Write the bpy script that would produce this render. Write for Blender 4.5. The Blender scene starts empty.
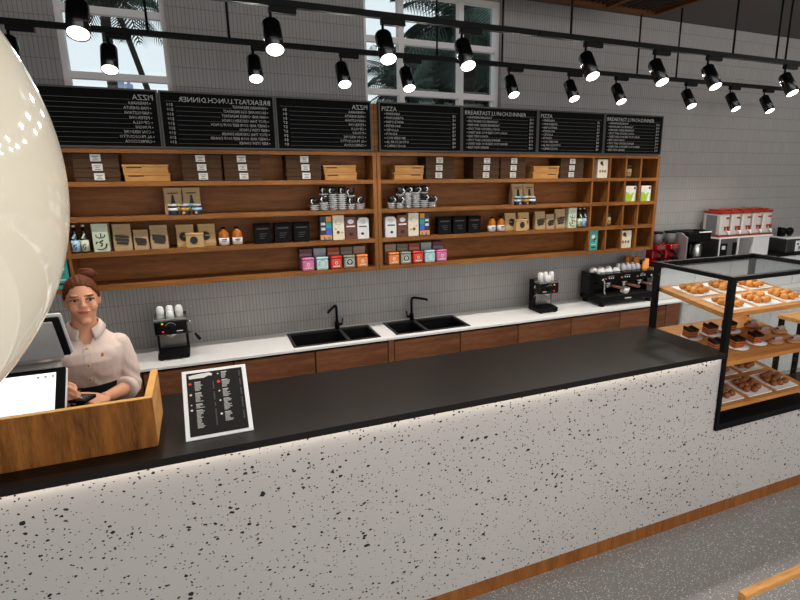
import bpy, bmesh, math, random
from mathutils import Vector, Matrix, Euler

SC = bpy.context.scene
COL = SC.collection
PI = math.pi
random.seed(7)

# ------------------------------------------------------------------ camera
cam_data = bpy.data.cameras.new('camera')
cam = bpy.data.objects.new('camera', cam_data)
COL.objects.link(cam)
cam_data.sensor_width = 36.0
cam_data.lens = 544.6 / 800 * 36.0
cam_data.shift_x = -45.3 / 800
cam_data.clip_start = 0.02
cam_data.clip_end = 2000.0
cam.location = (0.0, -2.0, 2.0444)
cam.rotation_euler = Vector((0.39436, 0.889045, -0.232551)).to_track_quat('-Z', 'Y').to_euler()
SC.camera = cam

# ------------------------------------------------------------------ world, lights, exposure
world = bpy.data.worlds.new('daylight')
SC.world = world
world.use_nodes = True
wn = world.node_tree
for n in list(wn.nodes):
    wn.nodes.remove(n)
w_out = wn.nodes.new('ShaderNodeOutputWorld')
w_bg = wn.nodes.new('ShaderNodeBackground')
w_tc = wn.nodes.new('ShaderNodeTexCoord')
w_sep = wn.nodes.new('ShaderNodeSeparateXYZ')
w_ramp = wn.nodes.new('ShaderNodeValToRGB')
w_noise = wn.nodes.new('ShaderNodeTexNoise')
w_mix = wn.nodes.new('ShaderNodeMix')
w_mix.data_type = 'RGBA'
w_ramp.color_ramp.elements[0].position = 0.0
w_ramp.color_ramp.elements[0].color = (0.86, 0.93, 0.96, 1)
w_ramp.color_ramp.elements[1].position = 0.6
w_ramp.color_ramp.elements[1].color = (0.58, 0.76, 0.86, 1)
w_noise.inputs['Scale'].default_value = 2.2
w_noise.inputs['Detail'].default_value = 5
w_mix.inputs['B'].default_value = (0.84, 0.90, 0.93, 1)
wn.links.new(w_tc.outputs['Generated'], w_sep.inputs[0])
wn.links.new(w_sep.outputs['Z'], w_ramp.inputs[0])
wn.links.new(w_tc.outputs['Generated'], w_noise.inputs['Vector'])
wn.links.new(w_noise.outputs['Fac'], w_mix.inputs['Factor'])
wn.links.new(w_ramp.outputs[0], w_mix.inputs['A'])
wn.links.new(w_mix.outputs['Result'], w_bg.inputs['Color'])
w_bg.inputs['Strength'].default_value = 1.15
wn.links.new(w_bg.outputs[0], w_out.inputs[0])

def area_light(name, loc, target, sx, sy, power, color):
    d = bpy.data.lights.new(name, 'AREA')
    d.shape = 'RECTANGLE'
    d.size, d.size_y = sx, sy
    d.energy = power
    d.color = color
    o = bpy.data.objects.new(name, d)
    COL.objects.link(o)
    o.location = loc
    o.rotation_euler = (Vector(target) - Vector(loc)).to_track_quat('-Z', 'Y').to_euler()
    return o

# added fill light behind the viewer, standing in for an unseen shop front
area_light('front_fill', (2.4, -5.6, 2.2), (2.4, 0.5, 0.9), 8.0, 2.8, 135.0, (1.0, 0.97, 0.94))
# warm white fill added overhead, unseen, to brighten floor and counter front
area_light('overhead_fill', (1.5, -2.3, 3.10), (1.5, -2.3, 0.0), 6.0, 2.4, 45.0, (1.0, 0.96, 0.92))
area_light('right_wall_fill', (5.6, -0.4, 3.25), (5.4, 1.9, 1.2), 2.6, 0.8, 22.0, (1.0, 0.96, 0.92))  # second unseen fill, added to lift the right end of the back wall
SPOT_POWER = 22.0
LED_STRENGTH = 9.0

SC.view_settings.view_transform = 'Standard'
SC.view_settings.look = 'None'
SC.view_settings.gamma = 1.0
SC.view_settings.use_curve_mapping = False
SC.view_settings.exposure = 0.0

# ------------------------------------------------------------------ materials
def lin(c):
    return tuple((v / 255 / 12.92) if v / 255 <= 0.04045 else ((v / 255 + 0.055) / 1.055) ** 2.4 for v in c) + (1.0,)

MATS = {}
def mat(name, rgb, rough=0.5, metal=0.0, noise=0.06, scale=40.0, emit=0.0, emit_rgb=None, bump=0.0, spec=0.5, stretch=(1, 1, 1), coat=0.0):
    """A procedural surface: a base colour broken up by a fine noise."""
    if name in MATS:
        return MATS[name]
    m = bpy.data.materials.new(name)
    m.use_nodes = True
    nt = m.node_tree
    b = nt.nodes['Principled BSDF']
    b.inputs['Roughness'].default_value = rough
    b.inputs['Metallic'].default_value = metal
    b.inputs['Specular IOR Level'].default_value = spec
    b.inputs['Coat Weight'].default_value = coat
    tc = nt.nodes.new('ShaderNodeTexCoord')
    mp = nt.nodes.new('ShaderNodeMapping')
    mp.inputs['Scale'].default_value = stretch
    nz = nt.nodes.new('ShaderNodeTexNoise')
    nz.inputs['Scale'].default_value = scale
    nz.inputs['Detail'].default_value = 4
    mx = nt.nodes.new('ShaderNodeMix')
    mx.data_type = 'RGBA'
    c = lin(rgb)
    mx.inputs['A'].default_value = tuple(v * (1 - noise) for v in c[:3]) + (1,)
    mx.inputs['B'].default_value = tuple(min(1, v * (1 + noise)) for v in c[:3]) + (1,)
    nt.links.new(tc.outputs['Object'], mp.inputs[0])
    nt.links.new(mp.outputs[0], nz.inputs['Vector'])
    nt.links.new(nz.outputs['Fac'], mx.inputs['Factor'])
    nt.links.new(mx.outputs['Result'], b.inputs['Base Color'])
    if bump:
        bp = nt.nodes.new('ShaderNodeBump')
        bp.inputs['Strength'].default_value = bump
        bp.inputs['Distance'].default_value = 0.003
        nt.links.new(nz.outputs['Fac'], bp.inputs['Height'])
        nt.links.new(bp.outputs[0], b.inputs['Normal'])
    if emit:
        b.inputs['Emission Color'].default_value = lin(emit_rgb or rgb)
        b.inputs['Emission Strength'].default_value = emit
    MATS[name] = m
    return m

def wood(name, dark, light, axis='x', rough=0.45, scale=3.0, fine=14.0):
    if name in MATS:
        return MATS[name]
    m = bpy.data.materials.new(name)
    m.use_nodes = True
    nt = m.node_tree
    b = nt.nodes['Principled BSDF']
    b.inputs['Roughness'].default_value = rough
    b.inputs['Specular IOR Level'].default_value = 0.15
    tc = nt.nodes.new('ShaderNodeTexCoord')
    mp = nt.nodes.new('ShaderNodeMapping')
    s = {'x': (0.12, 1, 1), 'y': (1, 0.12, 1), 'z': (1, 1, 0.12)}[axis]
    mp.inputs['Scale'].default_value = tuple(v * scale * 4 for v in s)
    n1 = nt.nodes.new('ShaderNodeTexNoise')
    n1.inputs['Scale'].default_value = 1.6
    n1.inputs['Detail'].default_value = 6
    n1.inputs['Roughness'].default_value = 0.65
    n1.inputs['Distortion'].default_value = 0.6
    n2 = nt.nodes.new('ShaderNodeTexNoise')
    n2.inputs['Scale'].default_value = fine
    n2.inputs['Detail'].default_value = 3
    ad = nt.nodes.new('ShaderNodeMath')
    ad.operation = 'MULTIPLY_ADD'
    ad.inputs[1].default_value = 0.35
    r = nt.nodes.new('ShaderNodeValToRGB')
    r.color_ramp.elements[0].position = 0.42
    r.color_ramp.elements[0].color = lin(dark)
    r.color_ramp.elements[1].position = 0.86
    r.color_ramp.elements[1].color = lin(light)
    nt.links.new(tc.outputs['Object'], mp.inputs[0])
    nt.links.new(mp.outputs[0], n1.inputs['Vector'])
    nt.links.new(mp.outputs[0], n2.inputs['Vector'])
    nt.links.new(n2.outputs['Fac'], ad.inputs[0])
    nt.links.new(n1.outputs['Fac'], ad.inputs[2])
    nt.links.new(ad.outputs[0], r.inputs[0])
    nt.links.new(r.outputs[0], b.inputs['Base Color'])
    bp = nt.nodes.new('ShaderNodeBump')
    bp.inputs['Strength'].default_value = 0.12
    bp.inputs['Distance'].default_value = 0.002
    nt.links.new(ad.outputs[0], bp.inputs['Height'])
    nt.links.new(bp.outputs[0], b.inputs['Normal'])
    MATS[name] = m
    return m

def terrazzo(name, ground, chips, layers, rough=0.4, stretch=(1, 1, 1)):
    """ground colour with irregular chips; layers = [(scale, max radius, keep fraction)]"""
    m = bpy.data.materials.new(name)
    m.use_nodes = True
    nt = m.node_tree
    b = nt.nodes['Principled BSDF']
    b.inputs['Roughness'].default_value = rough
    tc = nt.nodes.new('ShaderNodeTexCoord')
    dn = nt.nodes.new('ShaderNodeTexNoise')
    dn.inputs['Scale'].default_value = 70
    dn.inputs['Detail'].default_value = 2
    sb = nt.nodes.new('ShaderNodeVectorMath')
    sb.operation = 'SUBTRACT'
    sb.inputs[1].default_value = (0.5, 0.5, 0.5)
    sc_ = nt.nodes.new('ShaderNodeVectorMath')
    sc_.operation = 'SCALE'
    sc_.inputs['Scale'].default_value = 0.014
    ad = nt.nodes.new('ShaderNodeVectorMath')
    nt.links.new(tc.outputs['Object'], dn.inputs['Vector'])
    nt.links.new(dn.outputs['Color'], sb.inputs[0])
    nt.links.new(sb.outputs[0], sc_.inputs[0])
    nt.links.new(tc.outputs['Object'], ad.inputs[0])
    nt.links.new(sc_.outputs[0], ad.inputs[1])
    gn = nt.nodes.new('ShaderNodeTexNoise')
    gn.inputs['Scale'].default_value = 3
    gm = nt.nodes.new('ShaderNodeMix')
    gm.data_type = 'RGBA'
    g = lin(ground)
    gm.inputs['A'].default_value = tuple(v * 0.97 for v in g[:3]) + (1,)
    gm.inputs['B'].default_value = tuple(v * 1.03 for v in g[:3]) + (1,)
    nt.links.new(tc.outputs['Object'], gn.inputs['Vector'])
    nt.links.new(gn.outputs['Fac'], gm.inputs['Factor'])
    prev = gm.outputs['Result']
    for (scale, rad, keep) in layers:
        v = nt.nodes.new('ShaderNodeTexVoronoi')
        v.inputs['Scale'].default_value = scale
        mpv = nt.nodes.new('ShaderNodeMapping')
        mpv.inputs['Scale'].default_value = stretch
        nt.links.new(ad.outputs[0], mpv.inputs[0])
        nt.links.new(mpv.outputs[0], v.inputs['Vector'])
        sp = nt.nodes.new('ShaderNodeSeparateColor')
        nt.links.new(v.outputs['Color'], sp.inputs[0])
        # chip radius = rad * how far the cell's random number clears the threshold
        mr = nt.nodes.new('ShaderNodeMapRange')
        mr.inputs['From Min'].default_value = 1 - keep
        mr.inputs['From Max'].default_value = 1
        mr.inputs['To Min'].default_value = rad * 0.5
        mr.inputs['To Max'].default_value = rad
        nt.links.new(sp.outputs[0], mr.inputs['Value'])
        gt = nt.nodes.new('ShaderNodeMath')
        gt.operation = 'GREATER_THAN'
        gt.inputs[1].default_value = 1 - keep
        nt.links.new(sp.outputs[0], gt.inputs[0])
        lt = nt.nodes.new('ShaderNodeMath')
        lt.operation = 'LESS_THAN'
        nt.links.new(v.outputs['Distance'], lt.inputs[0])
        nt.links.new(mr.outputs[0], lt.inputs[1])
        ml = nt.nodes.new('ShaderNodeMath')
        ml.operation = 'MULTIPLY'
        nt.links.new(gt.outputs[0], ml.inputs[0])
        nt.links.new(lt.outputs[0], ml.inputs[1])
        mx = nt.nodes.new('ShaderNodeMix')
        mx.data_type = 'RGBA'
        mx.inputs['B'].default_value = lin(chips)
        nt.links.new(ml.outputs[0], mx.inputs['Factor'])
        nt.links.new(prev, mx.inputs['A'])
        prev = mx.outputs['Result']
    nt.links.new(prev, b.inputs['Base Color'])
    MATS[name] = m
    return m

def tile_wall():
    m = bpy.data.materials.new('stick_tile')
    m.use_nodes = True
    nt = m.node_tree
    b = nt.nodes['Principled BSDF']
    b.inputs['Roughness'].default_value = 0.55
    b.inputs['Specular IOR Level'].default_value = 0.3
    tc = nt.nodes.new('ShaderNodeTexCoord')
    sp = nt.nodes.new('ShaderNodeSeparateXYZ')
    cb = nt.nodes.new('ShaderNodeCombineXYZ')
    nt.links.new(tc.outputs['Object'], sp.inputs[0])
    nt.links.new(sp.outputs['X'], cb.inputs['X'])
    nt.links.new(sp.outputs['Z'], cb.inputs['Y'])
    mp = nt.nodes.new('ShaderNodeMapping')
    mp.inputs['Location'].default_value = (0.0, 0.0325, 0)
    nt.links.new(cb.outputs[0], mp.inputs[0])
    br = nt.nodes.new('ShaderNodeTexBrick')
    br.offset = 0.0
    br.inputs['Color1'].default_value = lin((160, 156, 153))
    br.inputs['Color2'].default_value = lin((165, 161, 158))
    br.inputs['Mortar'].default_value = lin((118, 115, 113))
    br.inputs['Scale'].default_value = 1.0
    br.inputs['Brick Width'].default_value = 0.0225
    br.inputs['Row Height'].default_value = 0.112
    br.inputs['Mortar Size'].default_value = 0.0018
    br.inputs['Mortar Smooth'].default_value = 0.4
    nt.links.new(mp.outputs[0], br.inputs['Vector'])
    nt.links.new(br.outputs['Color'], b.inputs['Base Color'])
    bp = nt.nodes.new('ShaderNodeBump')
    bp.invert = True
    bp.inputs['Strength'].default_value = 0.5
    bp.inputs['Distance'].default_value = 0.003
    nt.links.new(br.outputs['Fac'], bp.inputs['Height'])
    nt.links.new(bp.outputs[0], b.inputs['Normal'])
    return m

def glass(name, tint=(0.93, 0.95, 0.95), gloss=0.06):
    m = bpy.data.materials.new(name)
    m.use_nodes = True
    nt = m.node_tree
    for n in list(nt.nodes):
        nt.nodes.remove(n)
    out = nt.nodes.new('ShaderNodeOutputMaterial')
    tr = nt.nodes.new('ShaderNodeBsdfTransparent')
    tr.inputs[0].default_value = tint + (1,)
    gl = nt.nodes.new('ShaderNodeBsdfGlossy')
    gl.inputs['Roughness'].default_value = 0.02
    lw = nt.nodes.new('ShaderNodeLayerWeight')
    lw.inputs['Blend'].default_value = 0.5
    pw = nt.nodes.new('ShaderNodeMath')
    pw.operation = 'POWER'
    pw.inputs[1].default_value = 4.0
    nt.links.new(lw.outputs['Facing'], pw.inputs[0])
    fr = nt.nodes.new('ShaderNodeMath')
    fr.operation = 'MULTIPLY_ADD'
    fr.inputs[1].default_value = 0.55
    fr.inputs[2].default_value = 0.03
    nt.links.new(pw.outputs[0], fr.inputs[0])
    mx = nt.nodes.new('ShaderNodeMixShader')
    nt.links.new(fr.outputs[0], mx.inputs[0])
    nt.links.new(tr.outputs[0], mx.inputs[1])
    nt.links.new(gl.outputs[0], mx.inputs[2])
    nt.links.new(mx.outputs[0], out.inputs[0])
    MATS[name] = m
    return m

M_TILE = tile_wall()
M_TERRAZZO = terrazzo('white_terrazzo', (194, 187, 182), (14, 13, 13), [(24, 0.20, 0.22), (46, 0.27, 0.50), (92, 0.30, 0.42)], stretch=(0.72, 1, 1))
M_FLOOR = terrazzo('grey_speckled_floor', (152, 148, 145), (240, 238, 234), [(60, 0.24, 0.36), (125, 0.38, 0.5)], rough=0.35)
M_GLASS = glass('clear_glass')
M_SHELF = wood('shelf_oak', (98, 57, 26), (162, 106, 54), 'x')
M_SHELF_V = wood('shelf_oak_upright', (98, 57, 26), (162, 106, 54), 'z')
M_BACKWOOD = wood('shelf_back_oak', (100, 57, 26), (148, 93, 47), 'x')
M_OAK = wood('light_oak', (176, 116, 60), (222, 168, 102), 'x')
M_OAK_Y = wood('light_oak_deep', (176, 116, 60), (222, 168, 102), 'y')
M_BOXWOOD = wood('box_walnut', (74, 40, 14), (156, 98, 42), 'z', scale=4)
M_BOXRIM = wood('box_rim', (196, 138, 72), (226, 172, 100), 'x')
M_CAB = wood('cabinet_walnut', (108, 68, 46), (150, 100, 70), 'x')
M_KICK = wood('kick_oak', (112, 66, 30), (160, 100, 50), 'z', scale=2)
M_CRATE = wood('crate_pine', (164, 112, 58), (206, 152, 88), 'x')
M_CEILWOOD = wood('ceiling_wood', (74, 42, 18), (104, 64, 30), 'x')
M_BLACK = mat('black_metal', (9, 9, 9), 0.55, 0.0, 0.1, spec=0.14)
M_GLOSSBLACK = mat('gloss_black', (10, 10, 11), 0.15, 0.0, 0.05, spec=0.5)
M_SLAB = mat('charcoal_stone', (25, 21, 18), 0.36, 0.0, 0.10, 9, spec=0.2)
M_QUARTZ = mat('white_quartz', (244, 243, 241), 0.25, 0.0, 0.03, 12)
M_SINK = mat('black_granite', (9, 9, 9), 0.5, 0.0, 0.2, 300, spec=0.2)
M_STEEL = mat('brushed_steel', (190, 190, 188), 0.25, 1.0, 0.06, 60, stretch=(1, 1, 12))
M_DARKSTEEL = mat('dark_steel', (84, 82, 80), 0.35, 0.7, 0.06)
M_WHITE = mat('white_ceramic', (238, 238, 236), 0.2, 0.0, 0.02)
M_FRAME = mat('window_paint', (240, 234, 232), 0.5, 0.0, 0.02)
M_CEIL = mat('ceiling_paint', (92, 88, 86), 0.9, 0.0, 0.04, 6)
M_GREYWALL = mat('plain_grey_paint', (128, 126, 124), 0.8, 0.0, 0.03, 6)
M_BOARD = mat('blackboard', (15, 15, 15), 0.8, 0.0, 0.15, 30, spec=0.1)
M_BOARDEDGE = mat('board_frame', (70, 68, 66), 0.5)
M_CHALK = mat('chalk_white', (184, 182, 178), 0.8)
M_CHALKDIM = mat('chalk_line', (104, 102, 100), 0.8)
M_LABEL = mat('label_white', (214, 210, 204), 0.6)
M_INK = mat('ink_black', (24, 23, 22), 0.6)
M_BOXBROWN = mat('box_brown_card', (78, 57, 41), 0.8, 0.0, 0.1, spec=0.1)
M_LIGHTGREY = mat('light_grey_laminate', (230, 229, 227), 0.45, 0.0, 0.02)

# ------------------------------------------------------------------ mesh collecting helpers
class MB:
    def __init__(s):
        s.bm = bmesh.new()
        s.mats = []
    def _mi(s, m):
        if m is None:
            return 0
        if m not in s.mats:
            s.mats.append(m)
        return s.mats.index(m)
    def _tag(s, n0, m, smooth=False):
        s.bm.faces.ensure_lookup_table()
        mi = s._mi(m)
        for f in s.bm.faces[n0:]:
            f.material_index = mi
            f.smooth = smooth
    def box(s, x0, x1, y0, y1, z0, z1, m=None, M=None, taper=None):
        n0 = len(s.bm.faces)
        P = [(x0, y0, z0), (x1, y0, z0), (x1, y1, z0), (x0, y1, z0), (x0, y0, z1), (x1, y0, z1), (x1, y1, z1), (x0, y1, z1)]
        if taper:
            cx, cy = (x0 + x1) / 2, (y0 + y1) / 2
            P[4:] = [(cx + (x - cx) * taper[0], cy + (y - cy) * taper[1], z) for x, y, z in P[4:]]
        vs = [s.bm.verts.new(M @ Vector(p) if M else p) for p in P]
        for q in ((0, 3, 2, 1), (4, 5, 6, 7), (0, 1, 5, 4), (1, 2, 6, 5), (2, 3, 7, 6), (3, 0, 4, 7)):
            s.bm.faces.new([vs[i] for i in q])
        s._tag(n0, m)
        return s
    def rbox(s, x0, x1, y0, y1, z0, z1, r=0.003, seg=2, m=None, M=None, taper=None):
        t = MB()
        t.box(x0, x1, y0, y1, z0, z1, taper=taper)
        bmesh.ops.bevel(t.bm, geom=list(t.bm.edges), offset=r, segments=seg, affect='EDGES', profile=0.5)
        s.merge(t, m, M, smooth=False)
        return s
    def merge(s, t, m=None, M=None, smooth=None):
        n0 = len(s.bm.faces)
        mp = {}
        for v in t.bm.verts:
            mp[v] = s.bm.verts.new(M @ v.co if M else v.co)
        for f in t.bm.faces:
            try:
                g = s.bm.faces.new([mp[v] for v in f.verts])
            except ValueError:
                continue
            g.smooth = f.smooth if smooth is None else smooth
            g.material_index = s._mi(m)
        t.bm.free()
        return s
    def lathe(s, prof, seg=20, c=(0, 0, 0), m=None, M=None, smooth=True, sx=1, sy=1):
        """profile of (radius, z) turned about z; ends closed"""
        n0 = len(s.bm.faces)
        rings = []
        for r, z in prof:
            ring = []
            if r < 1e-6:
                p = Vector((c[0], c[1], c[2] + z))
                ring = [s.bm.verts.new(M @ p if M else p)]
            else:
                for k in range(seg):
                    a = 2 * PI * k / seg
                    p = Vector((c[0] + r * sx * math.cos(a), c[1] + r * sy * math.sin(a), c[2] + z))
                    ring.append(s.bm.verts.new(M @ p if M else p))
            rings.append(ring)
        for A, B in zip(rings, rings[1:]):
            if len(A) == 1 and len(B) == 1:
                continue
            for k in range(seg):
                k2 = (k + 1) % seg
                if len(A) == 1:
                    s.bm.faces.new([A[0], B[k2], B[k]])
                elif len(B) == 1:
                    s.bm.faces.new([A[k], A[k2], B[0]])
                else:
                    s.bm.faces.new([A[k], A[k2], B[k2], B[k]])
        if len(rings[0]) > 1:
            s.bm.faces.new(list(reversed(rings[0])))
        if len(rings[-1]) > 1:
            s.bm.faces.new(rings[-1])
        s._tag(n0, m, smooth)
        return s
    def cyl(s, p0, p1, r, r1=None, seg=14, m=None, smooth=True):
        p0, p1 = Vector(p0), Vector(p1)
        d = p1 - p0
        M = Matrix.Translation(p0) @ d.to_track_quat('Z', 'Y').to_matrix().to_4x4()
        return s.lathe([(r, 0), (r if r1 is None else r1, d.length)], seg, m=m, M=M, smooth=smooth)
    def tube(s, pts, r, seg=10, m=None, caps=True):
        n0 = len(s.bm.faces)
        pts = [Vector(p) for p in pts]
        rs = r if isinstance(r, (list, tuple)) else [r] * len(pts)
        rings = []
        up = None
        for i, p in enumerate(pts):
            d = (pts[min(i + 1, len(pts) - 1)] - pts[max(i - 1, 0)]).normalized()
            if up is None:
                up = d.orthogonal().normalized()
            up = (up - d * up.dot(d))
            up = up.normalized() if up.length > 1e-6 else d.orthogonal().normalized()
            w = d.cross(up)
            rings.append([s.bm.verts.new(p + (up * math.cos(2 * PI * k / seg) + w * math.sin(2 * PI * k / seg)) * rs[i]) for k in range(seg)])
        for A, B in zip(rings, rings[1:]):
            for k in range(seg):
                s.bm.faces.new([A[k], A[(k + 1) % seg], B[(k + 1) % seg], B[k]])
        if caps:
            s.bm.faces.new(list(reversed(rings[0])))
            s.bm.faces.new(rings[-1])
        s._tag(n0, m, True)
        return s
    def sph(s, c, r, sc=(1, 1, 1), seg=16, rings=10, m=None, M=None):
        prof = [(0 if i in (0, rings) else math.sin(PI * i / rings), -math.cos(PI * i / rings)) for i in range(rings + 1)]
        T = Matrix.Translation(Vector(c)) @ Matrix.Diagonal((r * sc[0], r * sc[1], r * sc[2], 1))
        return s.lathe(prof, seg, m=m, M=(M @ T) if M else T)
    def prism(s, poly, y0, y1, m=None, M=None, smooth=False):
        """outline in the x-z plane pushed from y0 to y1"""
        n0 = len(s.bm.faces)
        A = [s.bm.verts.new(M @ Vector((x, y0, z)) if M else (x, y0, z)) for x, z in poly]
        B = [s.bm.verts.new(M @ Vector((x, y1, z)) if M else (x, y1, z)) for x, z in poly]
        n = len(poly)
        s.bm.faces.new(A)
        s.bm.faces.new(list(reversed(B)))
        for k in range(n):
            s.bm.faces.new([A[(k + 1) % n], A[k], B[k], B[(k + 1) % n]])
        s._tag(n0, m, smooth)
        return s
    def mesh(s, name):
        bmesh.ops.recalc_face_normals(s.bm, faces=list(s.bm.faces))
        me = bpy.data.meshes.new(name)
        s.bm.to_mesh(me)
        s.bm.free()
        for m in s.mats:
            me.materials.append(m)
        return me

def props(o, label=None, cat=None, group=None, kind=None):
    for k, v in (('label', label), ('category', cat), ('group', group), ('kind', kind)):
        if v:
            o[k] = v
    return o

def thing(name, label, cat, loc=(0, 0, 0), rz=0.0, group=None):
    o = bpy.data.objects.new(name, None)
    o.empty_display_size = 0.05
    COL.objects.link(o)
    o.location = loc
    o.rotation_euler = (0, 0, rz)
    return props(o, label, cat, group)

def part(name, mb, m, parent, label=None):
    if m is not None and not mb.mats:
        mb.mats.append(m)
    o = bpy.data.objects.new(name, mb.mesh(name))
    COL.objects.link(o)
    o.parent = parent
    return props(o, label)

def solid(name, mb, m, label, cat, loc=(0, 0, 0), rz=0.0, group=None):
    """a thing that is one mesh"""
    o = part(name, mb, m, None)
    o.location = loc
    o.rotation_euler = (0, 0, rz)
    return props(o, label, cat, group)

def struct(name, mb, m, label=None):
    o = part(name, mb, m, None)
    return props(o, label, kind='structure')

def copy_tree(o, parent=None, kids=None):
    c = o.copy()
    COL.objects.link(c)
    if parent is not None:
        c.parent = parent
    for ch in [k for k in list(bpy.data.objects) if k.parent == o] if kids is None else kids.get(o, []):
        copy_tree(ch, c, kids)
    return c

def text_mesh(body, size, width=None, align='LEFT', depth=0.0004):
    """lettering as an MB lying in the x-z plane facing -y, its baseline start at the origin"""
    cu = bpy.data.curves.new('lettering', 'FONT')
    cu.body = body
    cu.size = size
    cu.extrude = depth
    cu.resolution_u = 1
    cu.align_x = align
    ob = bpy.data.objects.new('lettering', cu)
    COL.objects.link(ob)
    dg = bpy.context.evaluated_depsgraph_get()
    me = bpy.data.meshes.new_from_object(ob.evaluated_get(dg))
    bpy.data.objects.remove(ob)
    t = MB()
    t.bm.from_mesh(me)
    bpy.data.meshes.remove(me)
    xs = [v.co.x for v in t.bm.verts]
    w = (max(xs) - min(xs)) if xs else 1
    k = (width / w) if width else 1.0
    M = Matrix.Diagonal((k, 1, 1, 1))
    R = Matrix.Rotation(PI / 2, 4, 'X')
    for v in t.bm.verts:
        v.co = R @ (M @ v.co)
    return t
# ------------------------------------------------------------------ the room
WY = 1.92            # back wall
CZ = 3.30            # ceiling
mb = MB()
mb.box(-4.0, 7.6, -6.2, WY, -0.12, 0.0)
struct('floor', mb, M_FLOOR)
# back wall with two window openings
W1 = (-0.655, -0.085)
W2 = (1.13, 2.215)
WZ0, WZ1 = 2.32, 3.275
mb = MB()
for x0, x1, z0, z1 in ((-4.0, W1[0], 0, CZ), (W1[0], W1[1], 0, WZ0), (W1[0], W1[1], WZ1, CZ), (W1[1], W2[0], 0, CZ),
                       (W2[0], W2[1], 0, WZ0), (W2[0], W2[1], WZ1, CZ), (W2[1], 7.6, 0, CZ)):
    mb.box(x0, x1, WY, WY + 0.2, z0, z1)
struct('wall_back', mb, M_TILE)
mb = MB()
mb.box(-4.0, 7.6, -6.2, WY, CZ, CZ + 0.12)
struct('ceiling', mb, M_CEIL)
mb = MB()
mb.box(7.6, 7.75, -6.2, WY + 0.2, 0, CZ)
struct('wall_right', mb, M_GREYWALL)
mb = MB()
mb.box(-4.15, -4.0, -6.2, WY + 0.2, 0, CZ)
struct('wall_left', mb, M_GREYWALL)

def window(n, x0, x1, mull, bars):
    y0, y1 = WY + 0.055, WY + 0.115
    o = bpy.data.objects.new('window_%d' % n, None)
    COL.objects.link(o)
    o.location = ((x0 + x1) / 2, y0, WZ0)
    props(o, kind='structure')
    cx = (x0 + x1) / 2
    f = MB()
    t = 0.032
    f.box(x0 - cx, x0 - cx + t, 0, 0.06, 0, WZ1 - WZ0)
    f.box(x1 - cx - t, x1 - cx, 0, 0.06, 0, WZ1 - WZ0)
    f.box(x0 - cx + t, x1 - cx - t, 0, 0.06, 0, t)
    f.box(x0 - cx + t, x1 - cx - t, 0, 0.06, WZ1 - WZ0 - t, WZ1 - WZ0)
    part('window_frame', f, M_FRAME, o)
    zb = [b - WZ0 for b in bars]
    for xm in mull:
        g = MB()
        g.box(xm - cx - 0.021, xm - cx + 0.021, 0.004, 0.056, t, WZ1 - WZ0 - t)
        part('mullion', g, M_FRAME, o)
    edges = [x0 - cx + t] + [v for xm in mull for v in (xm - cx - 0.021, xm - cx + 0.021)] + [x1 - cx - t]
    g = MB()
    for a, b in zip(edges[0::2], edges[1::2]):
        for z in zb:
            g.box(a, b, 0.006, 0.054, z - 0.02, z + 0.02)
    part('glazing_bar', g, M_FRAME, o)
    g = MB()
    g.box(x0 - cx + t, x1 - cx - t, 0.062, 0.066, t, WZ1 - WZ0 - t)
    part('pane', g, M_GLASS, o)
window(1, W1[0], W1[1], [], [2.585, 2.945])
window(2, W2[0], W2[1], [1.42, 1.895], [2.592, 2.94])

# dropped wooden ceiling raft
mb = MB()
RX0, RX1, RY0, RY1, RZ = -1.4, 3.22, -4.2, 1.417, 3.15
raft = thing('ceiling_raft', 'dark slatted wooden raft hanging under the ceiling at the top of the photo', 'ceiling panel', (0, 0, RZ))
f = MB()
for a, b in ((RY0, RY0 + 0.04), (RY1 - 0.04, RY1)):
    f.box(RX0, RX1, a, b, 0, 0.12)
xs = []
x = RX1 - 0.04
while x > RX0:
    f.box(x, x + 0.04, RY0 + 0.04, RY1 - 0.04, 0, 0.12)
    xs.append(x)
    x -= 0.45
part('raft_frame', f, M_CEILWOOD, raft)
f = MB()
for x in xs[1:]:
    for k in range(9):
        f.box(x + 0.06 + k * 0.044, x + 0.072 + k * 0.044, RY0 + 0.04, RY1 - 0.04, 0.02, 0.08)
part('raft_slats', f, mat('raft_slat', (60, 46, 36), 0.7), raft)
f = MB()
for x in (RX0 + 0.4, RX1 - 0.5):
    for y in (RY0 + 0.5, RY1 - 0.5):
        f.box(x, x + 0.03, y, y + 0.03, 0.1, 0.15)
part('raft_hanger', f, M_BLACK, raft)

# ------------------------------------------------------------------ front counter
CX0, CX1, CD = -1.75, 2.588, 0.61
ctr = thing('service_counter', 'long white terrazzo counter with charcoal stone top and wooden kick board', 'counter', (0, 0, 0))
f = MB()
f.box(CX0, CX1, 0.014, 0.56, 0.078, 1.018)
f.box(CX1, 3.50, 0.014, 0.56, 0.078, 0.578)
part('terrazzo_body', f, M_TERRAZZO, ctr)
f = MB()
f.rbox(CX0 - 0.01, 2.600, -0.014, CD, 1.0265, 1.056, 0.002, 1)
part('stone_top', f, M_SLAB, ctr, 'charcoal stone top')
f = MB()
f.box(CX0, CX1 - 0.002, 0.016, 0.56, 1.018, 1.0265)
part('shadow_gap', f, M_BLACK, ctr)
f = MB()
f.box(CX0, 3.50, 0.014, 0.55, 0.0, 0.078)
part('kick_board', f, M_KICK, ctr, 'brown wooden kick board')
f = MB()
f.box(CX0 + 0.02, CX1 - 0.02, -0.008, 0.002, 1.0255, 1.0264)
m = mat('led_strip_light', (255, 246, 232), 0.5, emit=LED_STRENGTH, emit_rgb=(255, 244, 228))
part('led_strip', f, m, ctr)

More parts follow.
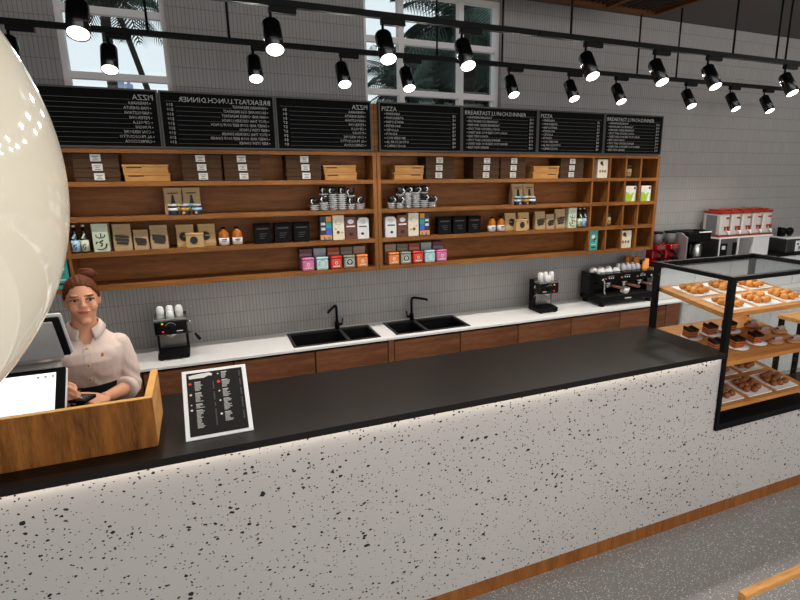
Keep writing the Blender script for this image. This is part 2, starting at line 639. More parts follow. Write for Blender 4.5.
# ------------------------------------------------------------------ back counter
BX0, BX1, BY, BZ = -1.9, 3.88, 1.495, 0.90
drawer_x = [-1.9, -1.42, -0.913, -0.41, 0.097, 0.604, 1.112]
drawer_x2 = [1.156, 1.672, 2.173, 2.676, 3.18, 3.70]
def base_cabinet(x0, x1, label):
    t = thing('base_cabinet', label, 'cabinet', ((x0 + x1) / 2, BY, 0), 0, 'walnut base cabinets under the white worktop')
    w = (x1 - x0) / 2
    f = MB()
    f.box(-w + 0.001, w - 0.001, 0.022, 0.42, 0.08, 0.72)
    f.box(-w + 0.001, w - 0.001, 0.022, 0.033, 0.72, 0.884)
    f.box(-w + 0.001, w - 0.001, 0.385, 0.42, 0.72, 0.884)
    f.box(-w + 0.001, w - 0.001, 0.05, 0.42, 0.0, 0.08)
    part('carcass', f, M_BLACK, t)
    f = MB()
    f.rbox(-w + 0.004, w - 0.004, 0.0, 0.020, 0.60, 0.866, 0.002, 1)
    part('drawer', f, M_CAB, t)
    f = MB()
    f.rbox(-w + 0.004, w - 0.004, 0.0, 0.020, 0.09, 0.594, 0.002, 1)
    part('door', f, M_CAB, t)
    return t
desc = ['walnut base cabinet at the far left end behind the cash tray', 'walnut base cabinet behind the woman, left of the one under her elbow',
        'walnut base cabinet just behind the woman in the pink shirt', 'walnut base cabinet under the left espresso machine',
        'walnut base cabinet between the left espresso machine and the left sink', 'walnut base cabinet below the left black sink']
for a, b, d in zip(drawer_x, drawer_x[1:], desc):
    base_cabinet(a, b, d)
desc = ['walnut base cabinet below the right black sink', 'walnut base cabinet between the right sink and the small right espresso machine',
        'walnut base cabinet below the small right espresso machine', 'walnut base cabinet under the left half of the big espresso machine',
        'walnut base cabinet under the right half of the big espresso machine']
for a, b, d in zip(drawer_x2, drawer_x2[1:], desc):
    base_cabinet(a, b, d)
f = MB()
f.box(1.114, 1.154, BY, 1.91, 0.0, 0.884)
solid('filler_post', f, M_CAB, 'narrow walnut filler strip between the cabinets of the two sinks', 'cabinet panel')
f = MB()
f.box(3.702, 3.86, BY, 1.91, 0.0, 0.884)
solid('end_panel', f, M_CAB, 'walnut end panel closing the base cabinets at the right', 'cabinet panel')

SINKS = ((0.474, 1.076), (1.188, 1.778))
SY0, SY1 = 1.532, 1.872
f = MB()
xs = [BX0]
for a, b in SINKS:
    xs += [a, b]
xs.append(BX1)
for i in range(0, len(xs), 2):
    f.box(xs[i], xs[i + 1], BY - 0.012, WY - 0.002, 0.886, BZ)
for a, b in SINKS:
    f.box(a, b, BY - 0.012, SY0, 0.886, BZ)
    f.box(a, b, SY1, WY - 0.002, 0.886, BZ)
solid('worktop', f, M_QUARTZ, 'long white quartz worktop on the walnut cabinets along the tiled wall', 'worktop')

def sink(x0, x1, xd, label):
    t = thing('kitchen_sink', label, 'sink', ((x0 + x1) / 2, (SY0 + SY1) / 2, BZ), 0, 'black double bowl sinks')
    w, d = (x1 - x0) / 2 - 0.002, (SY1 - SY0) / 2 - 0.002
    xd -= (x0 + x1) / 2
    f = MB()
    z = 0.004
    rim = 0.018
    f.box(-w, w, -d, -d + rim, -0.006, z)
    f.box(-w, w, d - rim - 0.02, d, -0.006, z)
    f.box(-w, -w + rim, -d + rim, d - rim - 0.02, -0.006, z)
    f.box(w - rim, w, -d + rim, d - rim - 0.02, -0.006, z)
    f.box(xd - 0.012, xd + 0.012, -d + rim, d - rim - 0.02, -0.05, z)
    part('rim', f, mat('sink_rim', (36, 36, 37), 0.35, 0.0, 0.15, 200), t)
    for a, b in ((-w + rim, xd - 0.012), (xd + 0.012, w - rim)):
        f = MB()
        y0, y1 = -d + rim, d - rim - 0.02
        f.box(a, b, y0, y1, -0.012 - 0.15, -0.15)
        f.box(a, a + 0.004, y0, y1, -0.15, -0.006)
        f.box(b - 0.004, b, y0, y1, -0.15, -0.006)
        f.box(a, b, y0, y0 + 0.004, -0.15, -0.006)
        f.box(a, b, y1 - 0.004, y1, -0.15, -0.006)
        o = part('bowl', f, M_SINK, t)
        g = MB()
        g.lathe([(0.028, -0.149), (0.028, -0.146), (0.02, -0.147)], 16, ((a + b) / 2, 0, 0))
        part('drain', g, M_DARKSTEEL, o)
sink(*SINKS[0], 0.85, 'black double sink at the left, with the tap bent to the left')
sink(*SINKS[1], 1.433, 'black double sink at the right, with the long tap bent to the right')

def tap(loc, ang, label):
    t = thing('kitchen_tap', label, 'tap', loc, 0)
    f = MB()
    f.lathe([(0.017, 0), (0.017, 0.045), (0.014, 0.05), (0.014, 0.055)], 16)
    d = Vector((math.cos(ang), math.sin(ang), 0))
    L = 0.11
    pts = [(0, 0, 0.05), (0, 0, 0.13), (0, 0, 0.155)]
    for k in range(1, 5):
        a = PI / 2 * k / 4
        p = d * (0.022 * (1 - math.cos(a)))
        pts.append((p.x, p.y, 0.155 + 0.022 * math.sin(a)))
    for s_, z in ((0.07, 0.168), (0.12, 0.158), (0.125, 0.148)):
        p = d * s_
        pts.append((p.x, p.y, z))
    f.tube(pts, 0.0095, 12)
    part('spout', f, M_BLACK, t)
    f = MB()
    e = Vector((-d.x, 0.0, 0)).normalized()
    f.cyl((e.x * 0.012, 0, 0.03), (e.x * 0.038, 0, 0.03), 0.009)
    f.cyl((e.x * 0.036, 0, 0.026), (e.x * 0.042, 0, 0.075), 0.005)
    part('handle', f, M_BLACK, t)
tap((0.838, 1.858, BZ + 0.004), math.radians(200 + 30), 'black kitchen tap bent to the left over the left sink')
tap((1.424, 1.858, BZ + 0.004), math.radians(-10), 'black kitchen tap with long spout to the right over the right sink')

# ------------------------------------------------------------------ light grey units beyond the walnut run
t = thing('grey_sideboard', 'light grey low cabinet right of the walnut run, below the drink dispensers', 'cabinet', (4.7, 1.45, 0))
f = MB()
f.box(-0.815, 1.5, 0.02, 0.465, 0.0, 0.878)
part('carcass', f, M_LIGHTGREY, t)
for k in range(4):
    f = MB()
    a = -0.81 + k * 0.577
    f.rbox(a + 0.004, a + 0.573, 0.0, 0.019, 0.06, 0.86, 0.002, 1)
    for q in range(9):
        f.box(a + 0.06 + q * 0.052, a + 0.075 + q * 0.052, -0.003, 0.0, 0.12, 0.80)
    part('door', f, M_LIGHTGREY, t)
f = MB()
f.box(-0.815, 1.5, -0.01, 0.465, 0.878, 0.90)
part('top', f, M_QUARTZ, t)
t = thing('grey_upstand', 'light grey raised unit on the worktop behind the display case carrying grinders and dispensers', 'cabinet', (4.55, 1.58, BZ))
f = MB()
f.box(-0.90, 1.40, 0.012, 0.33, 0.0, 0.30)
part('carcass', f, M_LIGHTGREY, t)
for k in range(5):
    f = MB()
    a = -0.90 + k * 0.46
    f.rbox(a + 0.004, a + 0.456, 0.0, 0.012, 0.01, 0.29, 0.002, 1)
    part('panel', f, M_LIGHTGREY, t)
f = MB()
f.box(-0.91, 1.41, -0.01, 0.335, 0.30, 0.318)
part('top', f, M_BLACK, t, 'black top')

# ------------------------------------------------------------------ tall wall shelf units
YF, YB = 1.70, 1.918
UX0, UX1 = 1.128, 3.684
PLANKS = [1.347, 1.547, 1.750, 1.951]
PT = 0.026
COLX = [2.968, 3.143, 3.313, 3.476]
MIRX = 2.253
def shelf_unit(sgn, label):
    t = thing('wall_shelf', label, 'shelf', (UX0 if sgn > 0 else MIRX - UX0, YF, PLANKS[0]))
    if sgn < 0:
        t.scale.x = -1
    W = UX1 - UX0
    D = YB - YF
    H = 2.160 - PLANKS[0]
    z0 = PLANKS[0]
    f = MB()
    f.box(PT, W - 0.03, D - 0.018, D, PT, H - PT)
    part('back_panel', f, M_BACKWOOD, t)
    for a, b in ((0, PT), (W - 0.03, W)):
        f = MB()
        f.box(a, b, 0, D, 0, H)
        part('side_panel', f, M_SHELF_V, t)
    f = MB()
    f.box(PT, W - 0.03, 0, D, H - 0.022, H)
    part('top_panel', f, M_SHELF, t)
    for z in PLANKS:
        f = MB()
        f.box(PT, W - 0.03, 0, D - 0.018, z - z0, z - z0 + PT)
        part('shelf_board', f, M_SHELF, t)
    for k, x in enumerate(COLX):
        f = MB()
        lv = PLANKS + [2.160 - 0.022]
        for a, b in zip(lv, lv[1:]):
            f.box(x - UX0 - 0.008, x - UX0 + 0.008, 0.002, D - 0.018, a - z0 + PT, b - z0)
        part('divider', f, M_SHELF_V, t)
    f = MB()
    f.box(0.0, W, 0.032, 0.050, H, 2.478 - z0)
    for x in (0.1, W / 2, W - 0.1):
        f.box(x - 0.02, x + 0.02, 0.050, D, H, H + 0.03)
    part('board_backing', f, M_SHELF, t)
    return t
shelf_unit(1, 'oak wall shelf unit on the right, with open cubbyholes at its right end')
shelf_unit(-1, 'oak wall shelf unit on the left, partly behind the big cream globe lamp')

# ------------------------------------------------------------------ menu boards
PIZZA = ['MARINARA', 'MARGHERITA', 'NAPOLETANA', 'PEPERONI', 'CIPOLLA', 'FUNGHI', 'CON VERDURE', 'AL PROSCIUTTO', 'CAPRICCIOSA']
PPRICE = ['$6', '$6', '$6', '$7', '$7', '$7', '$8', '$8', '$9']
MEALS = ['HAWAIIAN BREAKFAST', 'BACON AND EGG BREAKFAST', 'HAM AND CHEESE BREAKFAST', 'SPICY THAI CHICKEN LUNCH', 'SWEET AND SOUR BEEF SOUP LUNCH',
         'BEEF STEW LUNCH', 'SPICY THAI CHICKEN DINNER', 'SWEET AND SOUR BEEF SOUP DINNER', 'BEEF STEW DINNER']
MPRICE = ['$10'] * 9
BZ0, BZ1 = 2.168, 2.490
def menu_board(x0, x1, title, rows, prices, label):
    W, H = x1 - x0 - 0.004, BZ1 - BZ0
    t = thing('menu_board', label, 'menu board', ((x0 + x1) / 2, YF + 0.006, BZ0), 0)
    f = MB()
    f.box(-W / 2 + 0.008, W / 2 - 0.008, 0.002, 0.022, 0.008, H - 0.008)
    part('panel', f, M_BOARD, t)
    f = MB()
    e = 0.009
    f.box(-W / 2, W / 2, -0.003, 0.024, 0, e)
    f.box(-W / 2, W / 2, -0.003, 0.024, H - e, H)
    f.box(-W / 2, -W / 2 + e, -0.003, 0.024, e, H - e)
    f.box(W / 2 - e, W / 2, -0.003, 0.024, e, H - e)
    part('frame', f, M_BOARDEDGE, t, 'grey frame')
    f = MB()
    g = MB()
    pr = MB()
    zt = H - 0.058
    long_title = len(title) > 8
    f.merge(text_mesh(title, 0.040, (W * 0.80) if long_title else 0.105), M_CHALK, Matrix.Translation((-W / 2 + 0.022, 0.0012, zt)))
    g.box(-W / 2 + (W * 0.85 if long_title else 0.14), W / 2 - 0.03, 0.0012, 0.0022, zt, zt + 0.0018)
    for i, (r, p) in enumerate(zip(rows, prices)):
        z = zt - 0.0262 * (i + 1)
        w = len(r) * (0.0107 if long_title else 0.0126)
        f.box(-W / 2 + 0.040, -W / 2 + 0.046, 0.0012, 0.0022, z + 0.005, z + 0.010, M_CHALK)
        f.merge(text_mesh(r, 0.0235, w), M_CHALK, Matrix.Translation((-W / 2 + 0.052, 0.0012, z)))
        pr.merge(text_mesh(p, 0.0235, 0.026 if len(p) == 2 else 0.034), M_CHALK, Matrix.Translation((W / 2 - 0.072, 0.0012, z)))
        g.box(-W / 2 + 0.06 + w, W / 2 - 0.085, 0.0012, 0.0022, z - 0.001, z + 0.0008)
    part('lettering', f, M_CHALK, t, 'white chalk-style lettering')
    part('price_column', pr, M_CHALK, t)
    part('rule_lines', g, M_CHALKDIM, t)
    return t
def mirrored(t, label, kids=None):
    c = copy_tree(t, None, kids)
    c.location.x = MIRX - t.location.x
    c.scale.x = -t.scale.x
    c.rotation_euler.z = -t.rotation_euler.z
    c['label'] = label
    return c
BX = [1.150, 1.773, 2.419, 3.058, 3.684]
boards = [
    menu_board(BX[0], BX[1], 'PIZZA', PIZZA, PPRICE, 'black pizza menu board at the left end of the right-hand shelf, below the wide window'),
    menu_board(BX[1], BX[2], 'BREAKFAST.LUNCH.DINNER', MEALS, MPRICE, 'black breakfast lunch dinner menu board, second on the right-hand shelf'),
    menu_board(BX[2], BX[3], 'PIZZA', PIZZA, PPRICE, 'black pizza menu board, third on the right-hand shelf'),
    menu_board(BX[3], BX[4], 'BREAKFAST.LUNCH.DINNER', MEALS, MPRICE, 'black breakfast lunch dinner menu board at the far right end, above the cubbyholes'),
]
KIDS = {}
for o in bpy.data.objects:
    if o.parent:
        KIDS.setdefault(o.parent, []).append(o)
for b, l in zip(boards, ('black mirror-written pizza menu board at the right end of the left-hand shelf', 'black mirror-written breakfast lunch dinner menu board in the middle of the left-hand shelf',
                         'black mirror-written pizza menu board below the narrow window, beside the globe lamp', 'black menu board at the far left, hidden behind the globe lamp')):
    mirrored(b, l, KIDS)

# ------------------------------------------------------------------ track lights
TZ = 2.75
def track(name_x0, x1, y, rods, label):
    t = thing('light_track', label, 'track', ((name_x0 + x1) / 2, y, TZ))
    cx = (name_x0 + x1) / 2
    f = MB()
    f.box(name_x0 - cx, x1 - cx, -0.016, 0.016, -0.027, 0)
    part('rail', f, M_BLACK, t)
    top = (RZ + 0.001) if y < RY1 else CZ
    for x in rods:
        f = MB()
        f.cyl((x - cx, 0, 0), (x - cx, 0, (CZ if x > RX1 else top) - TZ), 0.0065, seg=8)
        part('hanging_rod', f, M_BLACK, t)
YT1, YT2 = 0.63, 1.454
track(-1.9, 1.692, YT1, [-0.166, 0.23], 'black front light track, left length ending above the wide window')
track(1.698, 4.9, YT1, [1.904, 3.137, 3.536, 3.628], 'black front light track, right length with three rods')
track(-2.4, 5.2, YT2, [-0.166, 0.23, 1.474, 1.951, 3.126, 3.523], 'black rear light track, running unbroken close to the tiled wall')

lens_mat = mat('spot_lens', (255, 255, 255), 0.5, emit=6.0, emit_rgb=(255, 252, 246))
def spotlight(x, y, label, group):
    t = thing('track_spotlight', label, 'spotlight', (x, y, TZ - 0.027), 0, group)
    f = MB()
    f.rbox(-0.008, 0.108, -0.016, 0.016, -0.026, 0.0, 0.002, 1)
    part('adapter', f, M_BLACK, t)
    f = MB()
    f.cyl((0, 0, -0.026), (0, 0, -0.075), 0.0065, seg=10)
    part('stem', f, M_BLACK, t)
    th = math.radians(33)
    d = Vector((0.0, -math.sin(th), -math.cos(th)))
    M = Matrix.Translation((0, 0.004, -0.065)) @ d.to_track_quat('Z', 'Y').to_matrix().to_4x4()
    f = MB()
    f.lathe([(0.030, 0.0), (0.036, 0.004), (0.0395, 0.012), (0.0395, 0.148), (0.037, 0.148), (0.036, 0.140)], 24, M=M)
    part('housing', f, M_GLOSSBLACK, t, 'glossy black cylinder')
    f = MB()
    f.lathe([(0.0, 0.1425), (0.036, 0.1425), (0.036, 0.145), (0.0, 0.1455)], 24, M=M)
    part('lens', f, lens_mat, t, 'glowing white lens')
    d_ = bpy.data.lights.new('spot_beam', 'SPOT')
    d_.energy = SPOT_POWER
    d_.spot_size = math.radians(165)
    d_.spot_blend = 0.5
    d_.shadow_soft_size = 0.03
    d_.color = (1.0, 0.95, 0.88)
    o = bpy.data.objects.new('spot_beam', d_)
    COL.objects.link(o)
    o.parent = t
    o.location = M @ Vector((0, 0, 0.152))
    o.rotation_euler = d.to_track_quat('-Z', 'Y').to_euler()
    return t
SPX = [-0.354, 0.349, 0.849, 1.255, 2.007, 2.504, 2.931, 3.64]
fl = ['black spotlight at the left of the front track, before the narrow window', 'black spotlight on the front track right of the narrow window, before tiles', 'black spotlight on the front track, before the left part of the wide window',
      'black spotlight on the front track, before the right mullion of the wide window', 'black spotlight on the front track, first to the right of the track joint', 'black spotlight on the front track, second to the right of the track joint',
      'black spotlight on the front track, third to the right of the track joint', 'black spotlight on the front track nearest the right edge of the photo']
for x, l in zip(SPX, fl):
    spotlight(x, YT1, l, 'spotlights on the front track')
bl = ['black spotlight on the rear track peeking out behind the globe lamp', 'black spotlight on the rear track inside the narrow window', 'black spotlight on the rear track, first right of the narrow window', 'black spotlight on the rear track just left of the wide window',
      'black spotlight on the rear track before the palm in the wide window', 'black spotlight on the rear track just right of the wide window', 'black spotlight on the rear track above the pizza board, second right of the wide window',
      'black spotlight on the rear track above the rightmost menu board', 'black spotlight on the rear track just right of the menu boards', 'black spotlight on the rear track, second from its right end', 'black spotlight at the right end of the rear track']
for x, l in zip([-0.767] + SPX + [4.139, 4.555], bl):
    spotlight(x, YT2, l, 'spotlights on the rear track')

# ------------------------------------------------------------------ globe lamp
t = thing('globe_pendant', 'very large cream globe pendant lamp close to the viewer at the left', 'lamp', (-0.448, -1.30, 2.036))
f = MB()
f.sph((0, 0, 0), 0.317, seg=96, rings=64)
m = mat('cream_opal', (200, 192, 172), 0.04, 0.0, 0.015, 3, emit=0.33, emit_rgb=(255, 242, 218), coat=0.4)
part('globe', f, m, t)
f = MB()
f.lathe([(0.05, 0.31), (0.05, 0.35), (0.012, 0.365)], 24)
part('cap', f, M_BLACK, t)
f = MB()
f.cyl((0, 0, 0.36), (0, 0, RZ - 2.036), 0.004, seg=8)
part('cord', f, M_BLACK, t)
# ------------------------------------------------------------------ goods on the shelves
PROD = []
def reg(o, label):
    """label uses {S} for the unit's side and {L}/{R} for left/right, swapped on the mirrored unit"""
    PROD.append((o, label))
    o['label'] = label.format(S='right-hand', L='left', R='right')
    return o

ZP = [p + PT for p in PLANKS]          # upper faces, bottom to top
K_KRAFT = mat('kraft_paper', (186, 156, 116), 0.75, 0.0, 0.08, 60)
K_KRAFT2 = mat('kraft_yellow', (196, 160, 106), 0.75, 0.0, 0.08, 60)
K_CREAM = mat('carton_cream', (232, 222, 196), 0.55)
K_WHITE = mat('carton_white', (230, 229, 227), 0.5)
K_CHOC = mat('carton_brown', (104, 52, 34), 0.5)
K_TEAL = mat('carton_teal', (70, 168, 156), 0.5)
K_CYAN = mat('label_cyan', (64, 190, 196), 0.5)
K_YELLOW = mat('label_yellow', (218, 214, 40), 0.5)
K_LIME = mat('carton_lime', (160, 196, 40), 0.5)
K_ORANGE = mat('print_orange', (236, 146, 40), 0.5)
K_BLUE = mat('print_blue', (44, 96, 216), 0.5)
K_SEA = mat('print_sea_green', (38, 150, 142), 0.5)
K_NAVY = mat('print_navy', (34, 38, 58), 0.5)
K_PALEBLUE = mat('print_pale_blue', (168, 204, 232), 0.5)
K_GOLD = mat('print_ochre', (204, 150, 48), 0.5)
K_SAGE = mat('carton_sage', (204, 214, 186), 0.6)
K_PINK = mat('tin_pink', (226, 116, 170), 0.35)
K_RED = mat('tin_red', (222, 44, 26), 0.35)
K_MINT = mat('tin_pale_blue', (186, 222, 224), 0.35)
K_GREY = mat('tin_grey', (150, 152, 138), 0.35)
K_TORANGE = mat('tin_orange', (240, 136, 58), 0.35)
K_AMBER = mat('amber_juice', (178, 98, 24), 0.15, 0.0, 0.05)
K_BOTTLE = mat('dark_bottle_glass', (16, 18, 20), 0.08, coat=0.6)
K_BLACKBOX = mat('black_card', (13, 12, 12), 0.7, spec=0.15)
K_DIM = mat('dim_print', (66, 62, 58), 0.6)
K_CUPBLACK = mat('black_glaze', (26, 26, 28), 0.2)
K_SAUCER = mat('grey_glaze', (205, 205, 205), 0.25)

def disc(f, x, z, r, y, m, sx=1.0, seg=14):
    """a flat printed spot on a face looking along -y"""
    f.prism([(x + r * sx * math.cos(2 * PI * k / seg), z + r * math.sin(2 * PI * k / seg)) for k in range(seg)], y, y + 0.001, m)
def band(f, x0, x1, z0, z1, y, m):
    f.box(x0, x1, y, y + 0.001, z0, z1, m)

# --- stacks of brown card boxes with white labels (each box a thing)
def card_box(x0, x1, lx, level, cap):
    w = x1 - x0
    cx = (x0 + x1) / 2
    h = 0.0515
    t = thing('card_box', 'x', 'box', (cx, YF + 0.105, ZP[3] + 0.001 + level * 0.0525), 0, 'brown label boxes on the top shelf boards')
    f = MB()
    f.box(-w / 2 + 0.003, w / 2 - 0.003, -0.078, 0.078, 0.0, h * 0.72)
    part('body', f, M_BOXBROWN, t)
    f = MB()
    f.rbox(-w / 2, w / 2, -0.082, 0.082, h * 0.45, h, 0.002, 1)
    part('lid', f, M_BOXBROWN, t)
    f = MB()
    a = lx - cx
    f.box(a - 0.026, a + 0.026, -0.0835, -0.082, 0.008, h - 0.004, M_LABEL)
    for k, ww in enumerate((0.030, 0.020, 0.034)):
        f.box(a - ww / 2, a + ww / 2, -0.0842, -0.0835, 0.014 + k * 0.010, 0.018 + k * 0.010, M_CHALKDIM)
    part('paper_label', f, None, t, 'white paper label')
    return reg(t, cap)
where = {0: 'nearest the middle upright', 1: 'second from the middle upright', 2: 'third from the middle upright', 3: 'farthest from the middle upright'}
lev = ['bottom', 'middle', 'topmost']
for k, (x0, x1, lx) in enumerate(((1.500, 1.726, 1.603), (1.880, 2.100, 1.990), (2.112, 2.335, 2.225), (2.660, 2.888, 2.770))):
    for q in range(3):
        card_box(x0, x1, lx + 0.004 * (q - 1), q, 'brown label box, %s of the stack %s, {S} unit' % (lev[q], where[k]))
# --- pine crates
def crate(x0, x1, level, dx, cap):
    w = x1 - x0
    t = thing('wooden_crate', 'x', 'crate', ((x0 + x1) / 2 + dx, YF + 0.105, ZP[3] + 0.001 + level * 0.049), 0, 'pine crates on the top shelf boards')
    f = MB()
    a, d, h = w / 2, 0.08, 0.047
    f.box(-a, a, -d, -d + 0.008, 0.0, h - 0.013)
    f.box(-a, a, d - 0.008, d, 0.0, h - 0.013)
    f.box(-a, -a + 0.008, -d + 0.008, d - 0.008, 0.0, h - 0.013)
    f.box(a - 0.008, a, -d + 0.008, d - 0.008, 0.0, h - 0.013)
    f.box(-a + 0.008, a - 0.008, -d + 0.008, d - 0.008, 0.0, 0.006)
    part('body', f, M_CRATE, t)
    f = MB()
    f.rbox(-a - 0.004, a + 0.004, -d - 0.004, d + 0.004, h - 0.013, h, 0.002, 1)
    part('lid', f, M_CRATE, t)
    f = MB()
    f.box(0.02, a * 0.85, -d - 0.0012, -d, h - 0.02, h - 0.0135)
    part('finger_slot', f, M_INK, t)
    return reg(t, cap)
for (x0, x1, wh) in ((1.262, 1.476, 'at the {L} end'), (2.405, 2.640, 'near the {R} end')):
    crate(x0, x1, 0, 0.0, 'pine crate, lower of two %s of the top board, {S} unit' % wh)
    crate(x0, x1, 1, 0.006, 'pine crate, upper of two %s of the top board, {S} unit' % wh)

# --- espresso cups on stacked saucers
def saucer_mesh():
    f = MB()
    f.lathe([(0.0, 0.0), (0.018, 0.0), (0.022, 0.004), (0.031, 0.009), (0.0315, 0.0115), (0.029, 0.0118), (0.018, 0.0055), (0.0, 0.005)], 20)
    f.mats.append(K_SAUCER)
    return f.mesh('saucer')
def cup_mesh():
    f = MB()
    f.lathe([(0.0, 0.0), (0.017, 0.0), (0.021, 0.006), (0.026, 0.03), (0.027, 0.05), (0.0245, 0.05), (0.0225, 0.03), (0.0, 0.008)], 20)
    f.mats.append(K_CUPBLACK)
    return f.mesh('cup_body')
def handle_mesh():
    f = MB()
    f.tube([(0.0245 + 0.016 * math.sin(PI * k / 6), 0, 0.012 + 0.028 * k / 6) for k in range(7)], 0.0035, 8)
    f.mats.append(K_WHITE)
    return f.mesh('handle')
SAUCER_ME, CUP_ME, HANDLE_ME = saucer_mesh(), cup_mesh(), handle_mesh()
ordw = ['first', 'second', 'third', 'fourth', 'fifth', 'sixth', 'seventh', 'eighth', 'ninth']
stk = ['first', 'second', 'third', 'fourth', 'fifth', 'sixth']
for k, (x, y, seq) in enumerate(((1.240, 1.742, 'sssc'), (1.304, 1.742, 'ssscsc'), (1.366, 1.742, 'ssssssssc'), (1.428, 1.742, 'ssssssssc'), (1.490, 1.742, 'sssscsc'), (1.553, 1.742, 'sssc'))):
    z = ZP[2] + 0.0005
    ns = nc = 0
    for ch in seq:
        if ch == 's':
            o = bpy.data.objects.new('saucer', SAUCER_ME)
            COL.objects.link(o)
            o.location = (x, y, z)
            props(o, 'x', 'saucer', 'grey saucers stacked under the black cups')
            reg(o, '%s grey saucer up in the %s cup stack from the {L}, {S} unit' % (ordw[ns], stk[k]))
            ns += 1
            z += 0.0138
        else:
            z -= 0.006
            t = thing('espresso_cup', 'x', 'cup', (x, y, z), random.uniform(-1.2, -0.5), 'black espresso cups on the shelf saucers')
            o = bpy.data.objects.new('cup_body', CUP_ME); COL.objects.link(o); o.parent = t
            o = bpy.data.objects.new('handle', HANDLE_ME); COL.objects.link(o); o.parent = t
            nm = 'black cup topping the %s cup stack from the {L}, {S} unit' % stk[k]
            if seq.count('c') == 2:
                nm = 'black cup, %s of two in the %s cup stack from the {L}, {S} unit' % (('lower', 'upper')[nc], stk[k])
            reg(t, nm)
            nc += 1
            z += 0.0505

# --- coffee bags
def pouch(f, w, h, d, m, fold=0.012, top=0.25):
    """stand-up bag: deep at its base, pinched flat at the top and folded over"""
    A = [(-w / 2, -d / 2, 0), (w / 2, -d / 2, 0), (w / 2, d / 2, 0), (-w / 2, d / 2, 0)]
    lv = [(0.0, 1.0, 0.94), (0.12, 1.03, 1.0), (0.5, 1.01, 0.92), (0.78, 0.99, 0.6), (0.93, 1.0, top), (1.0, 1.0, top)]
    n0 = len(f.bm.faces)
    rings = []
    for t_, sx, sy in lv:
        ring = []
        for (ux, uy) in ((-1, -0.8), (-0.85, -1), (0.85, -1), (1, -0.8), (1, 0.8), (0.85, 1), (-0.85, 1), (-1, 0.8)):
            ring.append(f.bm.verts.new((ux * w / 2 * sx, uy * d / 2 * sy, t_ * h)))
        rings.append(ring)
    for a, b in zip(rings, rings[1:]):
        for k in range(8):
            f.bm.faces.new([a[k], a[(k + 1) % 8], b[(k + 1) % 8], b[k]])
    f.bm.faces.new(list(reversed(rings[0])))
    f.bm.faces.new(rings[-1])
    f._tag(n0, m)
    f.box(-w / 2 * 1.01, w / 2 * 1.01, -d / 2 * top - 0.003, -d / 2 * top, h - fold * 1.6, h, m)

def mast_bag(x, lab, cap):
    w, h, d = 0.098, 0.160, 0.07
    t = thing('coffee_bag', 'x', 'coffee bag', (x, YF + 0.10, ZP[2] + 0.001), 0, 'kraft coffee bags with a coloured band')
    f = MB()
    pouch(f, w, h, d, K_KRAFT)
    part('bag', f, None, t)
    f = MB()
    y = -d / 2 - 0.0025
    band(f, -0.028, 0.028, 0.125, 0.131, y + 0.012, M_INK)
    f.prism([(-0.014, 0.062), (0.014, 0.062), (0.008, 0.09), (0.004, 0.118), (-0.004, 0.118), (-0.008, 0.09)], y, y + 0.014, M_INK)
    f.prism([(-0.01, 0.036), (0.01, 0.036), (0.006, 0.05), (-0.006, 0.05)], y, y + 0.002, M_INK)
    part('print', f, None, t)
    f = MB()
    band(f, -0.034, 0.034, 0.052, 0.066, y - 0.001, lab)
    part('band_label', f, None, t)
    return reg(t, cap)
mast_bag(2.300, K_CYAN, 'kraft coffee bag with a turquoise band on the {S} shelf, third board')
mast_bag(2.404, K_YELLOW, 'kraft coffee bag with a yellow band on the {S} shelf, third board')
def small_tin(x, m1, spot, cap):
    t = thing('spread_jar', 'x', 'jar', (x, YF + 0.030, ZP[2] + 0.001), 0, 'small dark jars before the coffee bags')
    f = MB()
    f.lathe([(0.0, 0), (0.026, 0), (0.0275, 0.003), (0.0275, 0.05), (0.024, 0.054), (0.0, 0.054)], 20)
    part('body', f, K_NAVY, t)
    f = MB()
    f.lathe([(0.0276, 0.026), (0.0281, 0.026), (0.0281, 0.042), (0.0276, 0.042)], 20, m=m1)
    if spot:
        disc(f, 0.008, 0.013, 0.008, -0.0285, spot)
    part('label_band', f, None, t)
    f = MB()
    f.lathe([(0.0, 0.054), (0.025, 0.054), (0.025, 0.063), (0.0, 0.064)], 20)
    part('lid', f, K_SAUCER, t)
    return reg(t, cap)
small_tin(2.274, K_PALEBLUE, K_ORANGE, 'small dark jar with pale blue band before the coffee bags, {S} unit')
small_tin(2.342, K_GOLD, K_GOLD, 'small dark jar with ochre band before the coffee bags, {S} unit')
small_tin(2.408, K_WHITE, None, 'small dark jar with white band before the coffee bags, {S} unit')

# --- third row cartons
def carton(f, w, h, d, m):
    f.rbox(-w / 2, w / 2, -d / 2, d / 2, 0, h, 0.002, 1, m=m)
def gable(f, w, h, d, m, notch=None):
    poly = [(-w / 2, 0), (w / 2, 0), (w / 2, h * 0.90), (w * 0.40, h * 0.915), (w * 0.32, h), (-w * 0.36, h), (-w * 0.42, h * 0.95), (-w / 2, h * 0.94)]
    f.prism(poly, -d / 2, d / 2, m)
Y3 = YF + 0.052
f = MB(); gable(f, 0.082, 0.146, 0.05, K_WHITE); y = -0.0262
disc(f, 0, 0.118, 0.016, y, K_SAUCER, 1.25); band(f, -0.026, 0.030, 0.082, 0.090, y, M_INK); disc(f, 0.006, 0.036, 0.009, y, M_INK, 1.2)
reg(solid('coffee_carton', f, None, 'x', 'carton', (1.228, Y3, ZP[1] + 0.001), 0, 'coffee cartons beside the uprights'), 'white coffee carton with notched top, nearest the middle upright on the {S} shelf')
f = MB(); carton(f, 0.080, 0.155, 0.05, K_CHOC)
disc(f, 0, 0.122, 0.016, y, K_WHITE, 1.4); band(f, -0.030, 0.030, 0.085, 0.094, y, K_WHITE); disc(f, 0.0, 0.036, 0.012, y, M_INK, 1.4)
